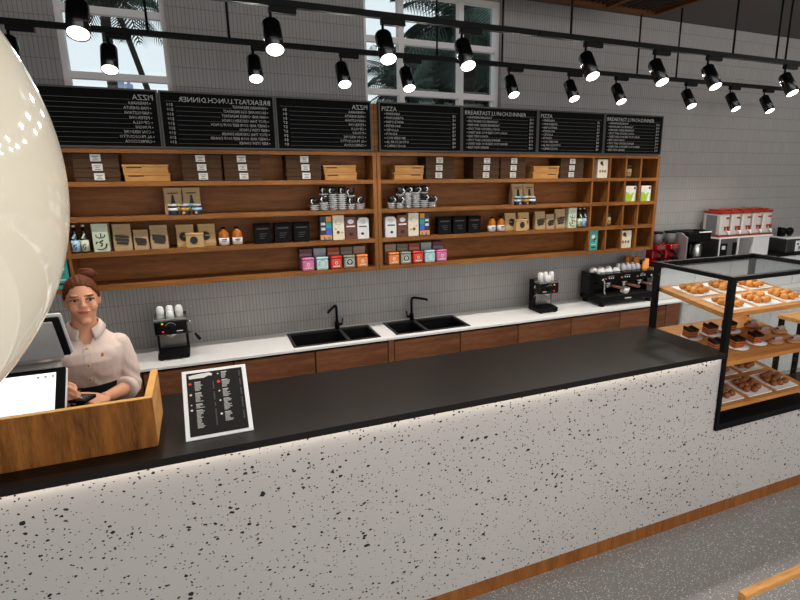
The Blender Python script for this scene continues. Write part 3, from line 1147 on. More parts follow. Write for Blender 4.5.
reg(solid('coffee_carton', f, None, 'x', 'carton', (1.316, Y3, ZP[1] + 0.001), 0, 'coffee cartons beside the uprights'), 'dark brown coffee carton with white oval on the {S} shelf')
f = MB(); carton(f, 0.080, 0.168, 0.05, K_CREAM)
disc(f, 0, 0.122, 0.020, y, K_SAUCER, 1.2); disc(f, 0, 0.122, 0.016, y - 0.001, K_CREAM, 1.2); disc(f, 0.004, 0.052, 0.011, y, K_CHOC); disc(f, -0.022, 0.050, 0.007, y, K_KRAFT); disc(f, 0.02, 0.075, 0.006, y, K_KRAFT)
reg(solid('coffee_carton', f, None, 'x', 'carton', (1.401, Y3, ZP[1] + 0.001), 0, 'coffee cartons beside the uprights'), 'cream coffee carton with a coffee bean print on the {S} shelf')
f = MB(); carton(f, 0.080, 0.165, 0.05, K_NAVY)
band(f, 0.002, 0.038, 0.128, 0.162, y, K_ORANGE); band(f, 0.002, 0.038, 0.082, 0.126, y, K_SEA); band(f, 0.002, 0.038, 0.042, 0.080, y, K_BLUE)
for z0 in (0.070, 0.104):
    band(f, -0.032, -0.004, z0, z0 + 0.018, y, K_SAUCER)
band(f, -0.039, 0.039, 0.004, 0.038, y, K_ORANGE); f.prism([(-0.024, 0.006), (0.0, 0.006), (-0.012, 0.028)], y - 0.001, y, K_BLUE); f.prism([(0.006, 0.006), (0.034, 0.006), (0.022, 0.030)], y - 0.001, y, K_SEA)
# the colourful carton's picture is the other way round on this unit
for v in f.bm.verts:
    v.co.x = -v.co.x
reg(solid('coffee_carton', f, None, 'x', 'carton', (1.488, Y3, ZP[1] + 0.001), 0, 'coffee cartons beside the uprights'), 'colourful carton patched in orange, blue and green on the {S} shelf')
nb = ['first', 'middle', 'last']
for k, x in enumerate((1.650, 1.773, 1.900)):
    f = MB(); carton(f, 0.104, 0.125, 0.06, K_BLACKBOX)
    band(f, -0.036, 0.036, 0.094, 0.101, -0.0312, K_DIM)
    for q in range(3):
        band(f, -0.026 + 0.008 * q, 0.022, 0.062 - 0.014 * q, 0.066 - 0.014 * q, -0.0312, K_DIM)
    f.rbox(-0.054, 0.054, -0.032, 0.032, 0.122, 0.128, 0.001, 1, m=K_BLACKBOX)
    reg(solid('black_carton', f, None, 'x', 'carton', (x, YF + 0.058, ZP[1] + 0.001), 0, 'row of three black cartons'), 'black carton with faint print, %s of three from the {L} on the {S} unit' % nb[k])
# amber bottles
for k, x in enumerate((2.056, 2.136)):
    t = thing('syrup_bottle', 'x', 'bottle', (x, YF + 0.045, ZP[1] + 0.001), 0, 'amber bottles with white labels')
    f = MB()
    f.lathe([(0.0, 0), (0.027, 0), (0.030, 0.004), (0.030, 0.072), (0.027, 0.084), (0.014, 0.100), (0.0125, 0.106), (0.0, 0.106)], 22)
    part('bottle', f, K_AMBER, t)
    f = MB()
    f.lathe([(0.0302, 0.007), (0.0308, 0.007), (0.0308, 0.050), (0.0302, 0.050)], 22, m=K_WHITE)
    band(f, -0.016, 0.016, 0.036, 0.043, -0.0318, M_INK)
    band(f, -0.012, 0.014, 0.027, 0.031, -0.0318, M_CHALKDIM)
    part('bottle_label', f, None, t, 'white label with black writing')
    f = MB()
    f.lathe([(0.0, 0.106), (0.0135, 0.106), (0.0135, 0.116), (0.0, 0.117)], 16)
    part('cap', f, M_BLACK, t)
    reg(t, 'amber bottle with white label, the one on the %s of two on the {S} shelf' % ('{L}', '{R}')[k])
# kraft bags with a black sun
def sun_bag(x, yy, sx, cap):
    w, h, d = 0.098, 0.138, 0.05
    t = thing('coffee_bag', 'x', 'coffee bag', (x, yy, ZP[1] + 0.001), 0, 'kraft bags printed with a black sun')
    f = MB()
    pouch(f, w, h, d, K_KRAFT2)
    part('bag', f, None, t)
    f = MB()
    n = 40
    f.prism([(sx + (0.028 if q % 2 else 0.023) * math.cos(2 * PI * q / n), 0.066 + (0.030 if q % 2 else 0.025) * math.sin(2 * PI * q / n)) for q in range(n)], -d / 2 - 0.002, -d / 2 + 0.004, M_INK)
    band(f, sx - 0.030, sx + 0.002, 0.066, 0.072, -d / 2 - 0.0032, K_KRAFT)
    part('print', f, None, t)
    return reg(t, cap)
sun_bag(2.234, YF + 0.080, 0.008, 'kraft bag with a black sun, {L} one behind the small flap bag, {S} unit')
sun_bag(2.358, YF + 0.080, 0.008, 'kraft bag with a black sun, {R} one behind the small flap bag, {S} unit')
t = thing('coffee_bag', 'x', 'coffee bag', (2.305, YF + 0.026, ZP[1] + 0.001), 0, 'kraft bags printed with a black sun')
f = MB()
carton(f, 0.100, 0.078, 0.034, K_KRAFT2)
part('bag', f, None, t)
f = MB()
f.cyl((-0.052, -0.012, 0.083), (0.052, -0.012, 0.083), 0.0085, seg=14)
part('rolled_flap', f, K_KRAFT2, t)
f = MB()
f.prism([(0.006 + (0.024 if q % 2 else 0.020) * math.cos(2 * PI * q / 32), 0.046 + (0.026 if q % 2 else 0.022) * math.sin(2 * PI * q / 32)) for q in range(32)], -0.0195, -0.018, M_INK)
part('print', f, None, t)
reg(t, 'small kraft bag with rolled flap before two sun bags, {S} unit')
# kraft bags with bold black lettering
def word_bag(x, w, h, cap):
    d = 0.055
    t = thing('coffee_bag', 'x', 'coffee bag', (x, YF + 0.065, ZP[1] + 0.001), 0, 'kraft bags with bold black lettering')
    f = MB()
    pouch(f, w, h, d, K_KRAFT, top=0.18)
    part('bag', f, None, t)
    f = MB()
    rnd = random.Random(int(x * 1000))
    y = -d / 2 - 0.0024
    for row_, n in ((0, 5), (1, 5), (2, 4)):
        for q in range(n):
            px = (q - (n - 1) / 2) * w * 0.15 + rnd.uniform(-0.001, 0.001)
            pz = h * (0.54 - 0.125 * row_) + px * 0.15
            disc(f, px, pz, w * 0.102, y, M_INK, 0.95, 10)
            disc(f, px + rnd.uniform(-0.001, 0.001), pz, w * 0.022, y - 0.001, K_KRAFT, 0.8, 8)
    band(f, -w * 0.18, w * 0.1, h * 0.60, h * 0.612, y, M_INK)
    part('print', f, None, t)
    return reg(t, cap)
word_bag(2.503, 0.094, 0.142, 'kraft bag with bold lettering, {L} one of three, {S} unit')
word_bag(2.601, 0.078, 0.118, 'short kraft bag with bold black lettering, middle of three on the {S} shelf')
word_bag(2.698, 0.094, 0.156, 'kraft bag with bold black lettering, beside the pale sake box on the {S} shelf')
# sake box and bottles
t = thing('sake_box', 'x', 'carton', (2.806, YF + 0.070, ZP[1] + 0.001), 0, 'pale green sake boxes')
f = MB()
f.rbox(-0.041, 0.041, -0.045, 0.045, 0, 0.166, 0.003, 1)
part('carton', f, K_SAGE, t)
f = MB()
y = -0.0462
def stroke(f, pts, r0, r1, y, m):
    n = len(pts)
    L, R = [], []
    for i, (px, pz) in enumerate(pts):
        a = Vector(pts[max(0, i - 1)])
        b = Vector(pts[min(n - 1, i + 1)])
        d = (b - a).normalized()
        r = r0 + (r1 - r0) * i / (n - 1)
        L.append((px - d.y * r, pz + d.x * r))
        R.append((px + d.y * r, pz - d.x * r))
    f.prism(L + R[::-1], y, y + 0.001, m)
for pts, r0, r1 in (([(-0.024, 0.092), (-0.012, 0.084), (0.004, 0.082), (0.020, 0.088)], 0.003, 0.002), ([(-0.004, 0.110), (-0.003, 0.096), (-0.001, 0.083)], 0.003, 0.002), ([(-0.023, 0.102), (-0.022, 0.093)], 0.003, 0.002),
                    ([(0.022, 0.104), (0.020, 0.090)], 0.002, 0.003), ([(-0.012, 0.068), (0.008, 0.058), (-0.008, 0.046)], 0.0045, 0.004), ([(0.018, 0.062), (0.026, 0.048)], 0.004, 0.003),
                    ([(-0.028, 0.048), (-0.022, 0.026), (-0.002, 0.014), (0.024, 0.018)], 0.004, 0.0025), ([(-0.006, 0.042), (0.004, 0.034)], 0.004, 0.004)):
    stroke(f, pts, r0, r1, y, M_INK)
band(f, -0.024, 0.020, 0.128, 0.146, y, K_SAUCER)
part('brush_lettering', f, None, t, 'black brush-stroke lettering')
reg(t, 'tall pale green sake box with black brush lettering on the {S} shelf')
for k, (x, mlab, cap) in enumerate(((2.890, K_SAGE, 'dark sake bottle with green-white label, beside the pale sake box on the {S} shelf'), (2.936, K_PALEBLUE, 'dark sake bottle with pale lilac label, nearest the cubbyholes on the {S} shelf'))):
    t = thing('sake_bottle', 'x', 'bottle', (x, YF + 0.045, ZP[1] + 0.001), 0, 'dark sake bottles')
    f = MB()
    f.lathe([(0.0, 0), (0.019, 0), (0.0205, 0.003), (0.0205, 0.078), (0.017, 0.096), (0.0095, 0.122), (0.008, 0.150), (0.0, 0.150)], 20)
    part('bottle', f, K_BOTTLE, t)
    f = MB()
    f.lathe([(0.0, 0.150), (0.009, 0.150), (0.009, 0.160), (0.0, 0.161)], 14)
    part('cap', f, K_SAUCER, t)
    f = MB()
    f.lathe([(0.0206, 0.008), (0.0211, 0.008), (0.0211, 0.074), (0.0206, 0.074)], 20, m=mlab)
    stroke(f, [(-0.008, 0.052), (0.004, 0.046), (0.008, 0.030)], 0.003, 0.002, -0.0222, M_INK)
    stroke(f, [(-0.006, 0.036), (0.0, 0.022), (0.006, 0.018)], 0.003, 0.002, -0.0222, M_INK)
    stroke(f, [(-0.008, 0.110), (0.000, 0.096), (0.008, 0.084)], 0.005, 0.005, -0.0212, mlab)
    part('bottle_label', f, None, t)
    reg(t, cap)
# tea tins and the cartons behind them
cols = [(K_TORANGE, 'orange'), (K_GREY, 'grey-green'), (K_RED, 'red'), (K_MINT, 'pale blue'), (K_PINK, 'pink')]
for k, (x, (m, nm)) in enumerate(zip((1.244, 1.336, 1.430, 1.526, 1.622), cols)):
    t = thing('tea_tin', 'x', 'tin', (x, YF + 0.046, ZP[0] + 0.001), 0, 'coloured tea tins on the lowest board')
    f = MB()
    f.rbox(-0.039, 0.039, -0.034, 0.034, 0, 0.074, 0.009, 3, m=m)
    part('body', f, None, t)
    f = MB()
    f.rbox(-0.041, 0.041, -0.036, 0.036, 0.074, 0.090, 0.009, 3, m=m)
    part('lid', f, None, t)
    f = MB()
    y = -0.0352
    disc(f, 0, 0.042, 0.024, y, K_DIM if nm in ('grey-green',) else m, 0.9, 20)
    for q in range(16):
        a = 2 * PI * q / 16
        disc(f, 0.024 * math.cos(a), 0.042 + 0.026 * math.sin(a), 0.0035, y - 0.0005, K_GREY if nm != 'grey-green' else K_MINT, 1, 6)
    disc(f, 0, 0.044, 0.012, y - 0.001, K_CREAM, 0.9, 12)
    disc(f, 0, 0.044, 0.007, y - 0.002, m, 0.9, 12)
    band(f, -0.024, 0.024, 0.016, 0.024, y - 0.0012, K_CREAM)
    part('emblem', f, None, t)
    reg(t, '%s tea tin with round emblem on the lowest board, {S} unit' % nm)
    m2 = mat('dusky_' + nm.replace(' ', '_'), {'orange': (170, 130, 110), 'grey-green': (140, 126, 106), 'red': (176, 120, 100), 'pale blue': (150, 152, 160), 'pink': (140, 112, 118)}[nm], 0.6)
    m3 = mat('lid_' + nm.replace(' ', '_'), {'orange': (156, 128, 112), 'grey-green': (112, 98, 80), 'red': (150, 66, 40), 'pale blue': (156, 158, 162), 'pink': (98, 62, 68)}[nm], 0.6)
    t = thing('tea_carton', 'x', 'carton', (x + 0.0, YF + 0.130, ZP[0] + 0.001), 0, 'tall cartons behind the tea tins')
    f = MB()
    f.rbox(-0.041, 0.041, -0.034, 0.034, 0, 0.108, 0.002, 1, m=m2)
    for q in range(9):
        band(f, -0.034 + q * 0.008, -0.031 + q * 0.008, 0.04, 0.092, -0.0348, m3)
    part('body', f, None, t)
    f = MB()
    f.rbox(-0.043, 0.043, -0.036, 0.036, 0.108, 0.140, 0.002, 1, m=m3)
    part('lid', f, None, t)
    reg(t, 'tall dull carton standing behind the %s tea tin on the {S} shelf' % nm)
SHARED = list(PROD)
# --- things in the cubbyholes
def bean_box(x, z, w, h, cap):
    f = MB(); carton(f, w, h, 0.06, K_CREAM)
    y = -0.0312
    disc(f, -w * 0.14, h * 0.80, w * 0.14, y, M_INK); disc(f, -w * 0.02, h * 0.70, w * 0.10, y, K_GOLD); disc(f, -w * 0.1, h * 0.74, w * 0.08, y - 0.001, K_NAVY)
    for q in range(3):
        disc(f, (q - 1) * w * 0.24, h * 0.36, w * 0.11, y, K_CHOC, 0.8)
        band(f, (q - 1) * w * 0.24 - 0.001, (q - 1) * w * 0.24 + 0.001, h * 0.30, h * 0.42, y - 0.001, K_CREAM)
    band(f, -w * 0.3, w * 0.2, h * 0.16, h * 0.175, y, K_KRAFT)
    return reg(solid('bean_box', f, None, 'x', 'carton', (x, YF + 0.052, z + 0.001), 0, 'cream boxes printed with nuts'), cap)
bean_box(3.082, ZP[3], 0.104, 0.150, 'cream box printed with brown nuts in the top row of cubbyholes')
bean_box(3.384, ZP[0], 0.126, 0.152, 'cream box printed with brown nuts in the lowest row of cubbyholes')
def lime_box(x, cap):
    w, h = 0.112, 0.132
    f = MB(); carton(f, w, h, 0.06, K_WHITE)
    y = -0.0312
    f.prism([(-w * 0.49, 0.003), (w * 0.10, 0.003), (w * 0.16, h * 0.32), (w * 0.30, h * 0.58), (w * 0.12, h * 0.56), (-w * 0.05, h * 0.42), (-w * 0.2, h * 0.56), (-w * 0.49, h * 0.62)], y, y + 0.001, K_LIME)
    f.prism([(w * 0.40, 0.003), (w * 0.49, 0.003), (w * 0.49, h * 0.6), (w * 0.42, h * 0.5)], y, y + 0.001, K_LIME)
    disc(f, -w * 0.14, h * 0.76, w * 0.22, y, K_CREAM); disc(f, w * 0.34, h * 0.86, w * 0.10, y, M_INK)
    return reg(solid('lime_carton', f, None, 'x', 'carton', (x, YF + 0.052, ZP[2] + 0.001), 0, 'lime green and white cartons'), cap)
lime_box(3.402, 'lime green and white carton in the third cubbyhole column')
lime_box(3.572, 'lime green and white carton in the cubbyhole at the right edge')
def spice_jar(x, z, cap):
    t = thing('spice_jar', 'x', 'jar', (x, YF + 0.075, z + 0.001), 0, 'spice jars in the cubbyholes')
    f = MB()
    f.lathe([(0.0, 0), (0.032, 0), (0.034, 0.004), (0.034, 0.076), (0.028, 0.086), (0.0, 0.086)], 22)
    part('body', f, mat('jar_brown', (72, 50, 34), 0.15, coat=0.5), t)
    f = MB()
    f.lathe([(0.0, 0.086), (0.030, 0.086), (0.030, 0.104), (0.0, 0.105)], 22)
    part('lid', f, mat('jar_lid', (66, 56, 46), 0.4), t)
    f = MB()
    f.lathe([(0.0342, 0.012), (0.0347, 0.012), (0.0347, 0.074), (0.0342, 0.074)], 22, m=mat('label_greenish', (150, 162, 132), 0.6))
    disc(f, -0.008, 0.042, 0.014, -0.0358, K_ORANGE)
    disc(f, -0.008, 0.042, 0.007, -0.0368, M_INK)
    part('label_band', f, None, t)
    return reg(t, cap)
spice_jar(3.392, ZP[3], 'brown spice jar with green label in the top row of cubbyholes')
spice_jar(3.204, ZP[1], 'brown spice jar with green label in the second row of cubbyholes from below')
f = MB(); carton(f, 0.084, 0.172, 0.06, K_TEAL); y = -0.0312
disc(f, -0.006, 0.118, 0.018, y, K_WHITE); disc(f, 0.008, 0.092, 0.018, y, M_INK); disc(f, -0.012, 0.086, 0.012, y - 0.001, K_SEA); disc(f, 0.018, 0.084, 0.008, y - 0.001, K_KRAFT)
band(f, -0.026, 0.026, 0.048, 0.056, y, K_MINT); band(f, -0.022, 0.022, 0.020, 0.034, y, K_NAVY)
teal = solid('teal_carton', f, None, 'x', 'carton', (3.029, YF + 0.045, ZP[0] + 0.001), 0, 'teal cartons in the lowest cubbyholes')
reg(teal, 'teal carton in the lowest row of cubbyholes, {S} unit')
KIDS = {}
for o in bpy.data.objects:
    if o.parent:
        KIDS.setdefault(o.parent, []).append(o)
for o, l in SHARED + [(teal, PROD[-1][1])]:
    mirrored(o, l.format(S='left-hand', L='right', R='left'), KIDS)
# ------------------------------------------------------------------ display case
DX0, DX1, DY0, DY1, DZ0, DZ1 = 2.577, 3.478, -0.004, 0.566, 0.579, 1.482
cs = thing('display_case', 'black framed glass pastry case with three wooden shelves at the right counter end', 'display case', ((DX0 + DX1) / 2, (DY0 + DY1) / 2, DZ0))
ox, oy, oz = (DX0 + DX1) / 2, (DY0 + DY1) / 2, DZ0
def dbox(f, x0, x1, y0, y1, z0, z1):
    f.box(x0 - ox, x1 - ox, y0 - oy, y1 - oy, z0 - oz, z1 - oz)
P = 0.032
for (x, y) in ((DX0, DY0), (DX1 - P, DY0), (DX0, DY1 - P), (DX1 - P, DY1 - P)):
    f = MB()
    if x == DX0:      # the left posts stand on the stone top and go down past its end
        dbox(f, x, x + P, y, y + P, 1.0565, DZ1 - P + 0.008)
        dbox(f, 2.601, x + P, y, y + P, 1.0262, 1.0565)
        dbox(f, 2.5885, x + P, y, y + P, DZ0 + 0.04, 1.0262)
    else:
        dbox(f, x, x + P, y, y + P, DZ0 + 0.04, DZ1 - P + 0.008)
    part('post', f, M_BLACK, cs)
for a in ((DX0, DX1, DY0, DY0 + P), (DX0, DX1, DY1 - P, DY1), (DX0, DX0 + P, DY0 + P, DY1 - P), (DX1 - P, DX1, DY0 + P, DY1 - P)):
    f = MB()
    dbox(f, *a, DZ1 - P + 0.008, DZ1)
    part('top_rail', f, M_BLACK, cs)
f = MB()
dbox(f, 2.5885, DX1, DY0, DY1, DZ0, DZ0 + 0.04)
part('base', f, M_BLACK, cs)
f = MB()
dbox(f, DX0 + P, DX1 - P, DY0 + P, DY1 - P, DZ1 - 0.02, DZ1 - 0.014)
part('top_pane', f, M_GLASS, cs)
for x in (DX0 + 0.025, DX1 - 0.018):
    f = MB()
    dbox(f, x, x + 0.006, DY0 + P, DY1 - P, DZ0 + 0.04, DZ1 - P + 0.007)
    part('side_pane', f, M_GLASS, cs)
f = MB()
f.cyl((DX0 + P / 2 - ox, DY1 - P - oy, 1.405 - oz), (DX0 + P / 2 - ox, DY1 - P - 0.012 - oy, 1.405 - oz), 0.008, seg=10)
part('hinge_knob', f, M_DARKSTEEL, cs)
SX0, SX1 = DX0 + 0.042, DX1 - 0.037
SHELVES = {'top': (1.262, 0.045, math.atan(0.113), 0.515), 'middle': (0.977, 0.030, math.atan(0.138), 0.520), 'lowest': (0.700, 0.030, math.atan(0.143), 0.520)}
M_CASEWOOD = wood('case_beech', (168, 104, 50), (208, 146, 82), 'x')
for nm, (z0, y0, al, dep) in SHELVES.items():
    f = MB()
    M = Matrix.Translation((0, y0 - oy, z0 - oz)) @ Matrix.Rotation(al, 4, 'X')
    f.rbox(SX0 - ox, SX1 - ox, 0, dep, -0.027, 0, 0.002, 1, M=M)
    part('display_shelf', f, M_CASEWOOD, cs)
def shelf_point(nm, x, d, up=0.0):
    """a spot on a sloping case shelf, d metres behind its front edge along the board"""
    z0, y0, al, dep = SHELVES[nm]
    return Vector((x, y0 + d * math.cos(al) - up * math.sin(al), z0 + d * math.sin(al) + up * math.cos(al))), al

M_TRAYW = mat('tray_white', (236, 234, 230), 0.5)
f = MB()
f.box(-0.1, 0.1, -0.098, 0.098, 0.0, 0.003, M_TRAYW)
for a in ((-0.1, 0.1, -0.098, -0.094), (-0.1, 0.1, 0.094, 0.098), (-0.1, -0.096, -0.094, 0.094), (0.096, 0.1, -0.094, 0.094)):
    f.box(*a, 0.003, 0.006, M_TRAYW)
TRAY_ME = f.mesh('serving_tray')
def cookie_mesh(name, m1, m2, seed):
    rnd = random.Random(seed)
    f = MB()
    f.lathe([(0.0, 0.0), (0.016, 0.0), (0.022, 0.006), (0.0235, 0.014), (0.021, 0.023), (0.013, 0.031), (0.0, 0.034)], 16, m=m1)
    for v in f.bm.verts:
        if v.co.z > 0.002:
            k = 1 + rnd.uniform(-0.07, 0.07)
            v.co = Vector((v.co.x * k, v.co.y * k, v.co.z * (1 + rnd.uniform(-0.05, 0.05))))
    for q in range(11):
        a, e = rnd.uniform(0, 2 * PI), rnd.uniform(0.5, 1.45)
        f.sph((0.0205 * math.cos(a) * math.cos(e), 0.0205 * math.sin(a) * math.cos(e), 0.013 + 0.019 * math.sin(e)), 0.0042, (1, 1, 0.8), 6, 4, m=m2)
    return f.mesh(name)
M_GOLDC = mat('golden_crust', (206, 128, 48), 0.6, 0.0, 0.28, 160, bump=0.4)
M_GOLDN = mat('nut_bits', (240, 186, 104), 0.6, 0.0, 0.2, 120)
M_BROWNC = mat('brown_crust', (138, 78, 32), 0.6, 0.0, 0.28, 160, bump=0.4)
M_BROWNN = mat('chocolate_bits', (92, 48, 20), 0.5, 0.0, 0.2, 120)
CK = {'top': [cookie_mesh('nut_cookie', M_GOLDC, M_GOLDN, s) for s in range(3)], 'lowest': [cookie_mesh('brown_cookie', M_BROWNC, M_BROWNN, s + 5) for s in range(3)]}
rnd = random.Random(3)
TX = (2.785, 3.030, 3.275)
TD = (0.130, 0.375)
spots = [(-0.055, -0.045), (-0.01, -0.055), (0.045, -0.04), (-0.06, 0.0), (-0.018, -0.008), (0.028, 0.006), (-0.05, 0.045), (-0.008, 0.04), (0.035, 0.052), (0.066, 0.02)]
for nm, adj in (('top', 'golden nut'), ('lowest', 'brown')):
    for ix, cx in enumerate(TX):
        for iy, d in enumerate(TD):
            where = '%s %s' % (('front', 'back')[iy], ('left', 'middle', 'right')[ix])
            p, al = shelf_point(nm, cx, d, 0.0008)
            o = bpy.data.objects.new('serving_tray', TRAY_ME)
            COL.objects.link(o)
            o.location = p
            o.rotation_euler = (al, 0, 0)
            props(o, 'white tray at the %s of the %s case shelf, holding %s cookies' % (where, nm, adj), 'tray', 'white trays in the display case')
            for (a, b) in spots:
                p, al = shelf_point(nm, cx + a + rnd.uniform(-0.006, 0.006), d + b + rnd.uniform(-0.006, 0.006), 0.0042)
                o = bpy.data.objects.new('cookie', rnd.choice(CK[nm]))
                COL.objects.link(o)
                o.location = p
                o.rotation_euler = (al, 0, 0)
                o.scale = (0.95, 0.95, 1.0)
                props(o, '%s cookie heaped on the %s tray of the %s display case shelf' % (adj, where, nm), 'cookie', '%s cookies on the %s tray, %s shelf' % (adj, where, nm))

# chocolate layer cakes on oval plates, middle shelf
M_SPONGE = mat('sponge_orange', (176, 86, 32), 0.7, 0.0, 0.2, 90)
M_CHOCO = mat('dark_chocolate', (26, 12, 8), 0.4, spec=0.3)
M_PLATE = mat('plate_white', (220, 220, 220), 0.25)
def cake(x, d, cap):
    p, al = shelf_point('middle', x, d, 0.0008)
    f = MB()
    f.lathe([(0.0, 0.0), (0.050, 0.0), (0.072, 0.0035), (0.073, 0.005), (0.0, 0.005)], 28, sy=0.82)
    o = solid('oval_plate', f, M_PLATE, 'white plate under the ' + cap.replace('chocolate layer ', '').replace(', middle case shelf', '').replace('middle case shelf', 'case'), 'plate', p, 0, 'oval plates on the middle case shelf')
    o.rotation_euler = (al, 0, 0)
    p, al = shelf_point('middle', x - 0.014, d + 0.004, 0.0062)
    t = thing('chocolate_cake', cap, 'cake', p, 0, 'slices of layered chocolate cake')
    t.rotation_euler = (al, 0, 0)
    R = Matrix.Rotation(math.radians(-6), 4, 'Z')
    f = MB()
    w, dd = 0.033, 0.028
    for q in range(3):
        f.box(-w, w, -dd, dd, 0.001 + q * 0.015, 0.012 + q * 0.015, M=R)
    part('sponge', f, M_SPONGE, t)
    f = MB()
    f.box(-w - 0.001, w + 0.001, -dd - 0.001, dd + 0.001, 0.0, 0.001, M=R)
    for q in range(2):
        f.box(-w - 0.001, w + 0.001, -dd - 0.001, dd + 0.001, 0.012 + q * 0.015, 0.016 + q * 0.015, M=R)
    part('filling', f, M_CHOCO, t)
    f = MB()
    n = 20
    out = []
    for k in range(n + 1):       # heart-like top with a notch
        u = -1 + 2 * k / n
        out.append((u * w * 1.06, 0.052 + 0.016 * (abs(u) ** 1.1) * (1 - max(0, abs(u) - 0.75) * 2.2)))
    f.prism([(-w * 1.06, 0.042), (w * 1.06, 0.042)] + out[::-1], -dd * 1.06, dd * 1.06, M=R)
    part('chocolate_top', f, M_CHOCO, t)
CAKES = [(2.735, 0.335, 'chocolate layer cake at the back left of the middle case shelf'), (2.908, 0.338, 'chocolate layer cake second from left in the back row, middle case shelf'), (3.080, 0.338, 'chocolate layer cake right of the near post, back row of the middle case shelf'),
         (2.742, 0.150, 'chocolate layer cake at the front left, half hidden by the counter end'), (2.906, 0.138, 'chocolate layer cake at the front just right of the near post'), (3.085, 0.152, 'chocolate layer cake at the front, nearest the pink iced pastries')]
for c in CAKES:
    cake(*c)
M_TART = mat('pastry_base', (170, 122, 74), 0.6, 0.0, 0.15, 80)
M_ICING = mat('pink_icing', (164, 116, 106), 0.4, 0.0, 0.1, 80)
M_CREAM = mat('cream_stripes', (196, 184, 178), 0.5)
def eclair(x, d, cap):
    p, al = shelf_point('middle', x, d, 0.001)
    t = thing('iced_pastry', cap, 'pastry', p, 0, 'pink iced oval pastries')
    t.rotation_euler = (al, 0, 0)
    f = MB()
    f.lathe([(0.0, 0.0), (0.052, 0.0), (0.060, 0.008), (0.060, 0.014), (0.048, 0.022), (0.0, 0.024)], 24, sy=0.62)
    part('base', f, M_TART, t)
    f = MB()
    f.lathe([(0.0, 0.0245), (0.044, 0.022), (0.042, 0.030), (0.030, 0.037), (0.0, 0.039)], 24, sy=0.60)
    part('icing', f, M_ICING, t)
    f = MB()
    for q in range(5):
        a = -0.020 + q * 0.013
        f.tube([(a, -0.016, 0.036), (a + 0.003, 0.0, 0.0415), (a + 0.006, 0.016, 0.036)], 0.003, 6)
    part('cream_piping', f, M_CREAM, t)
    f = MB()
    f.sph((-0.032, -0.006, 0.034), 0.007, (1, 1, 0.6), 10, 6)
    part('berry', f, M_CHOCO, t)
for a in ((3.290, 0.345, 'pink iced pastry farthest back on the middle case shelf'), (3.262, 0.245, 'pink iced pastry in the middle row, left, on the middle case shelf'), (3.388, 0.215, 'pink iced pastry in the middle row at the right shelf edge'),
          (3.200, 0.105, 'pink iced pastry in the front row beside the cakes'), (3.338, 0.080, 'pink iced pastry in the front row at the right edge of the photo')):
    eclair(*a)

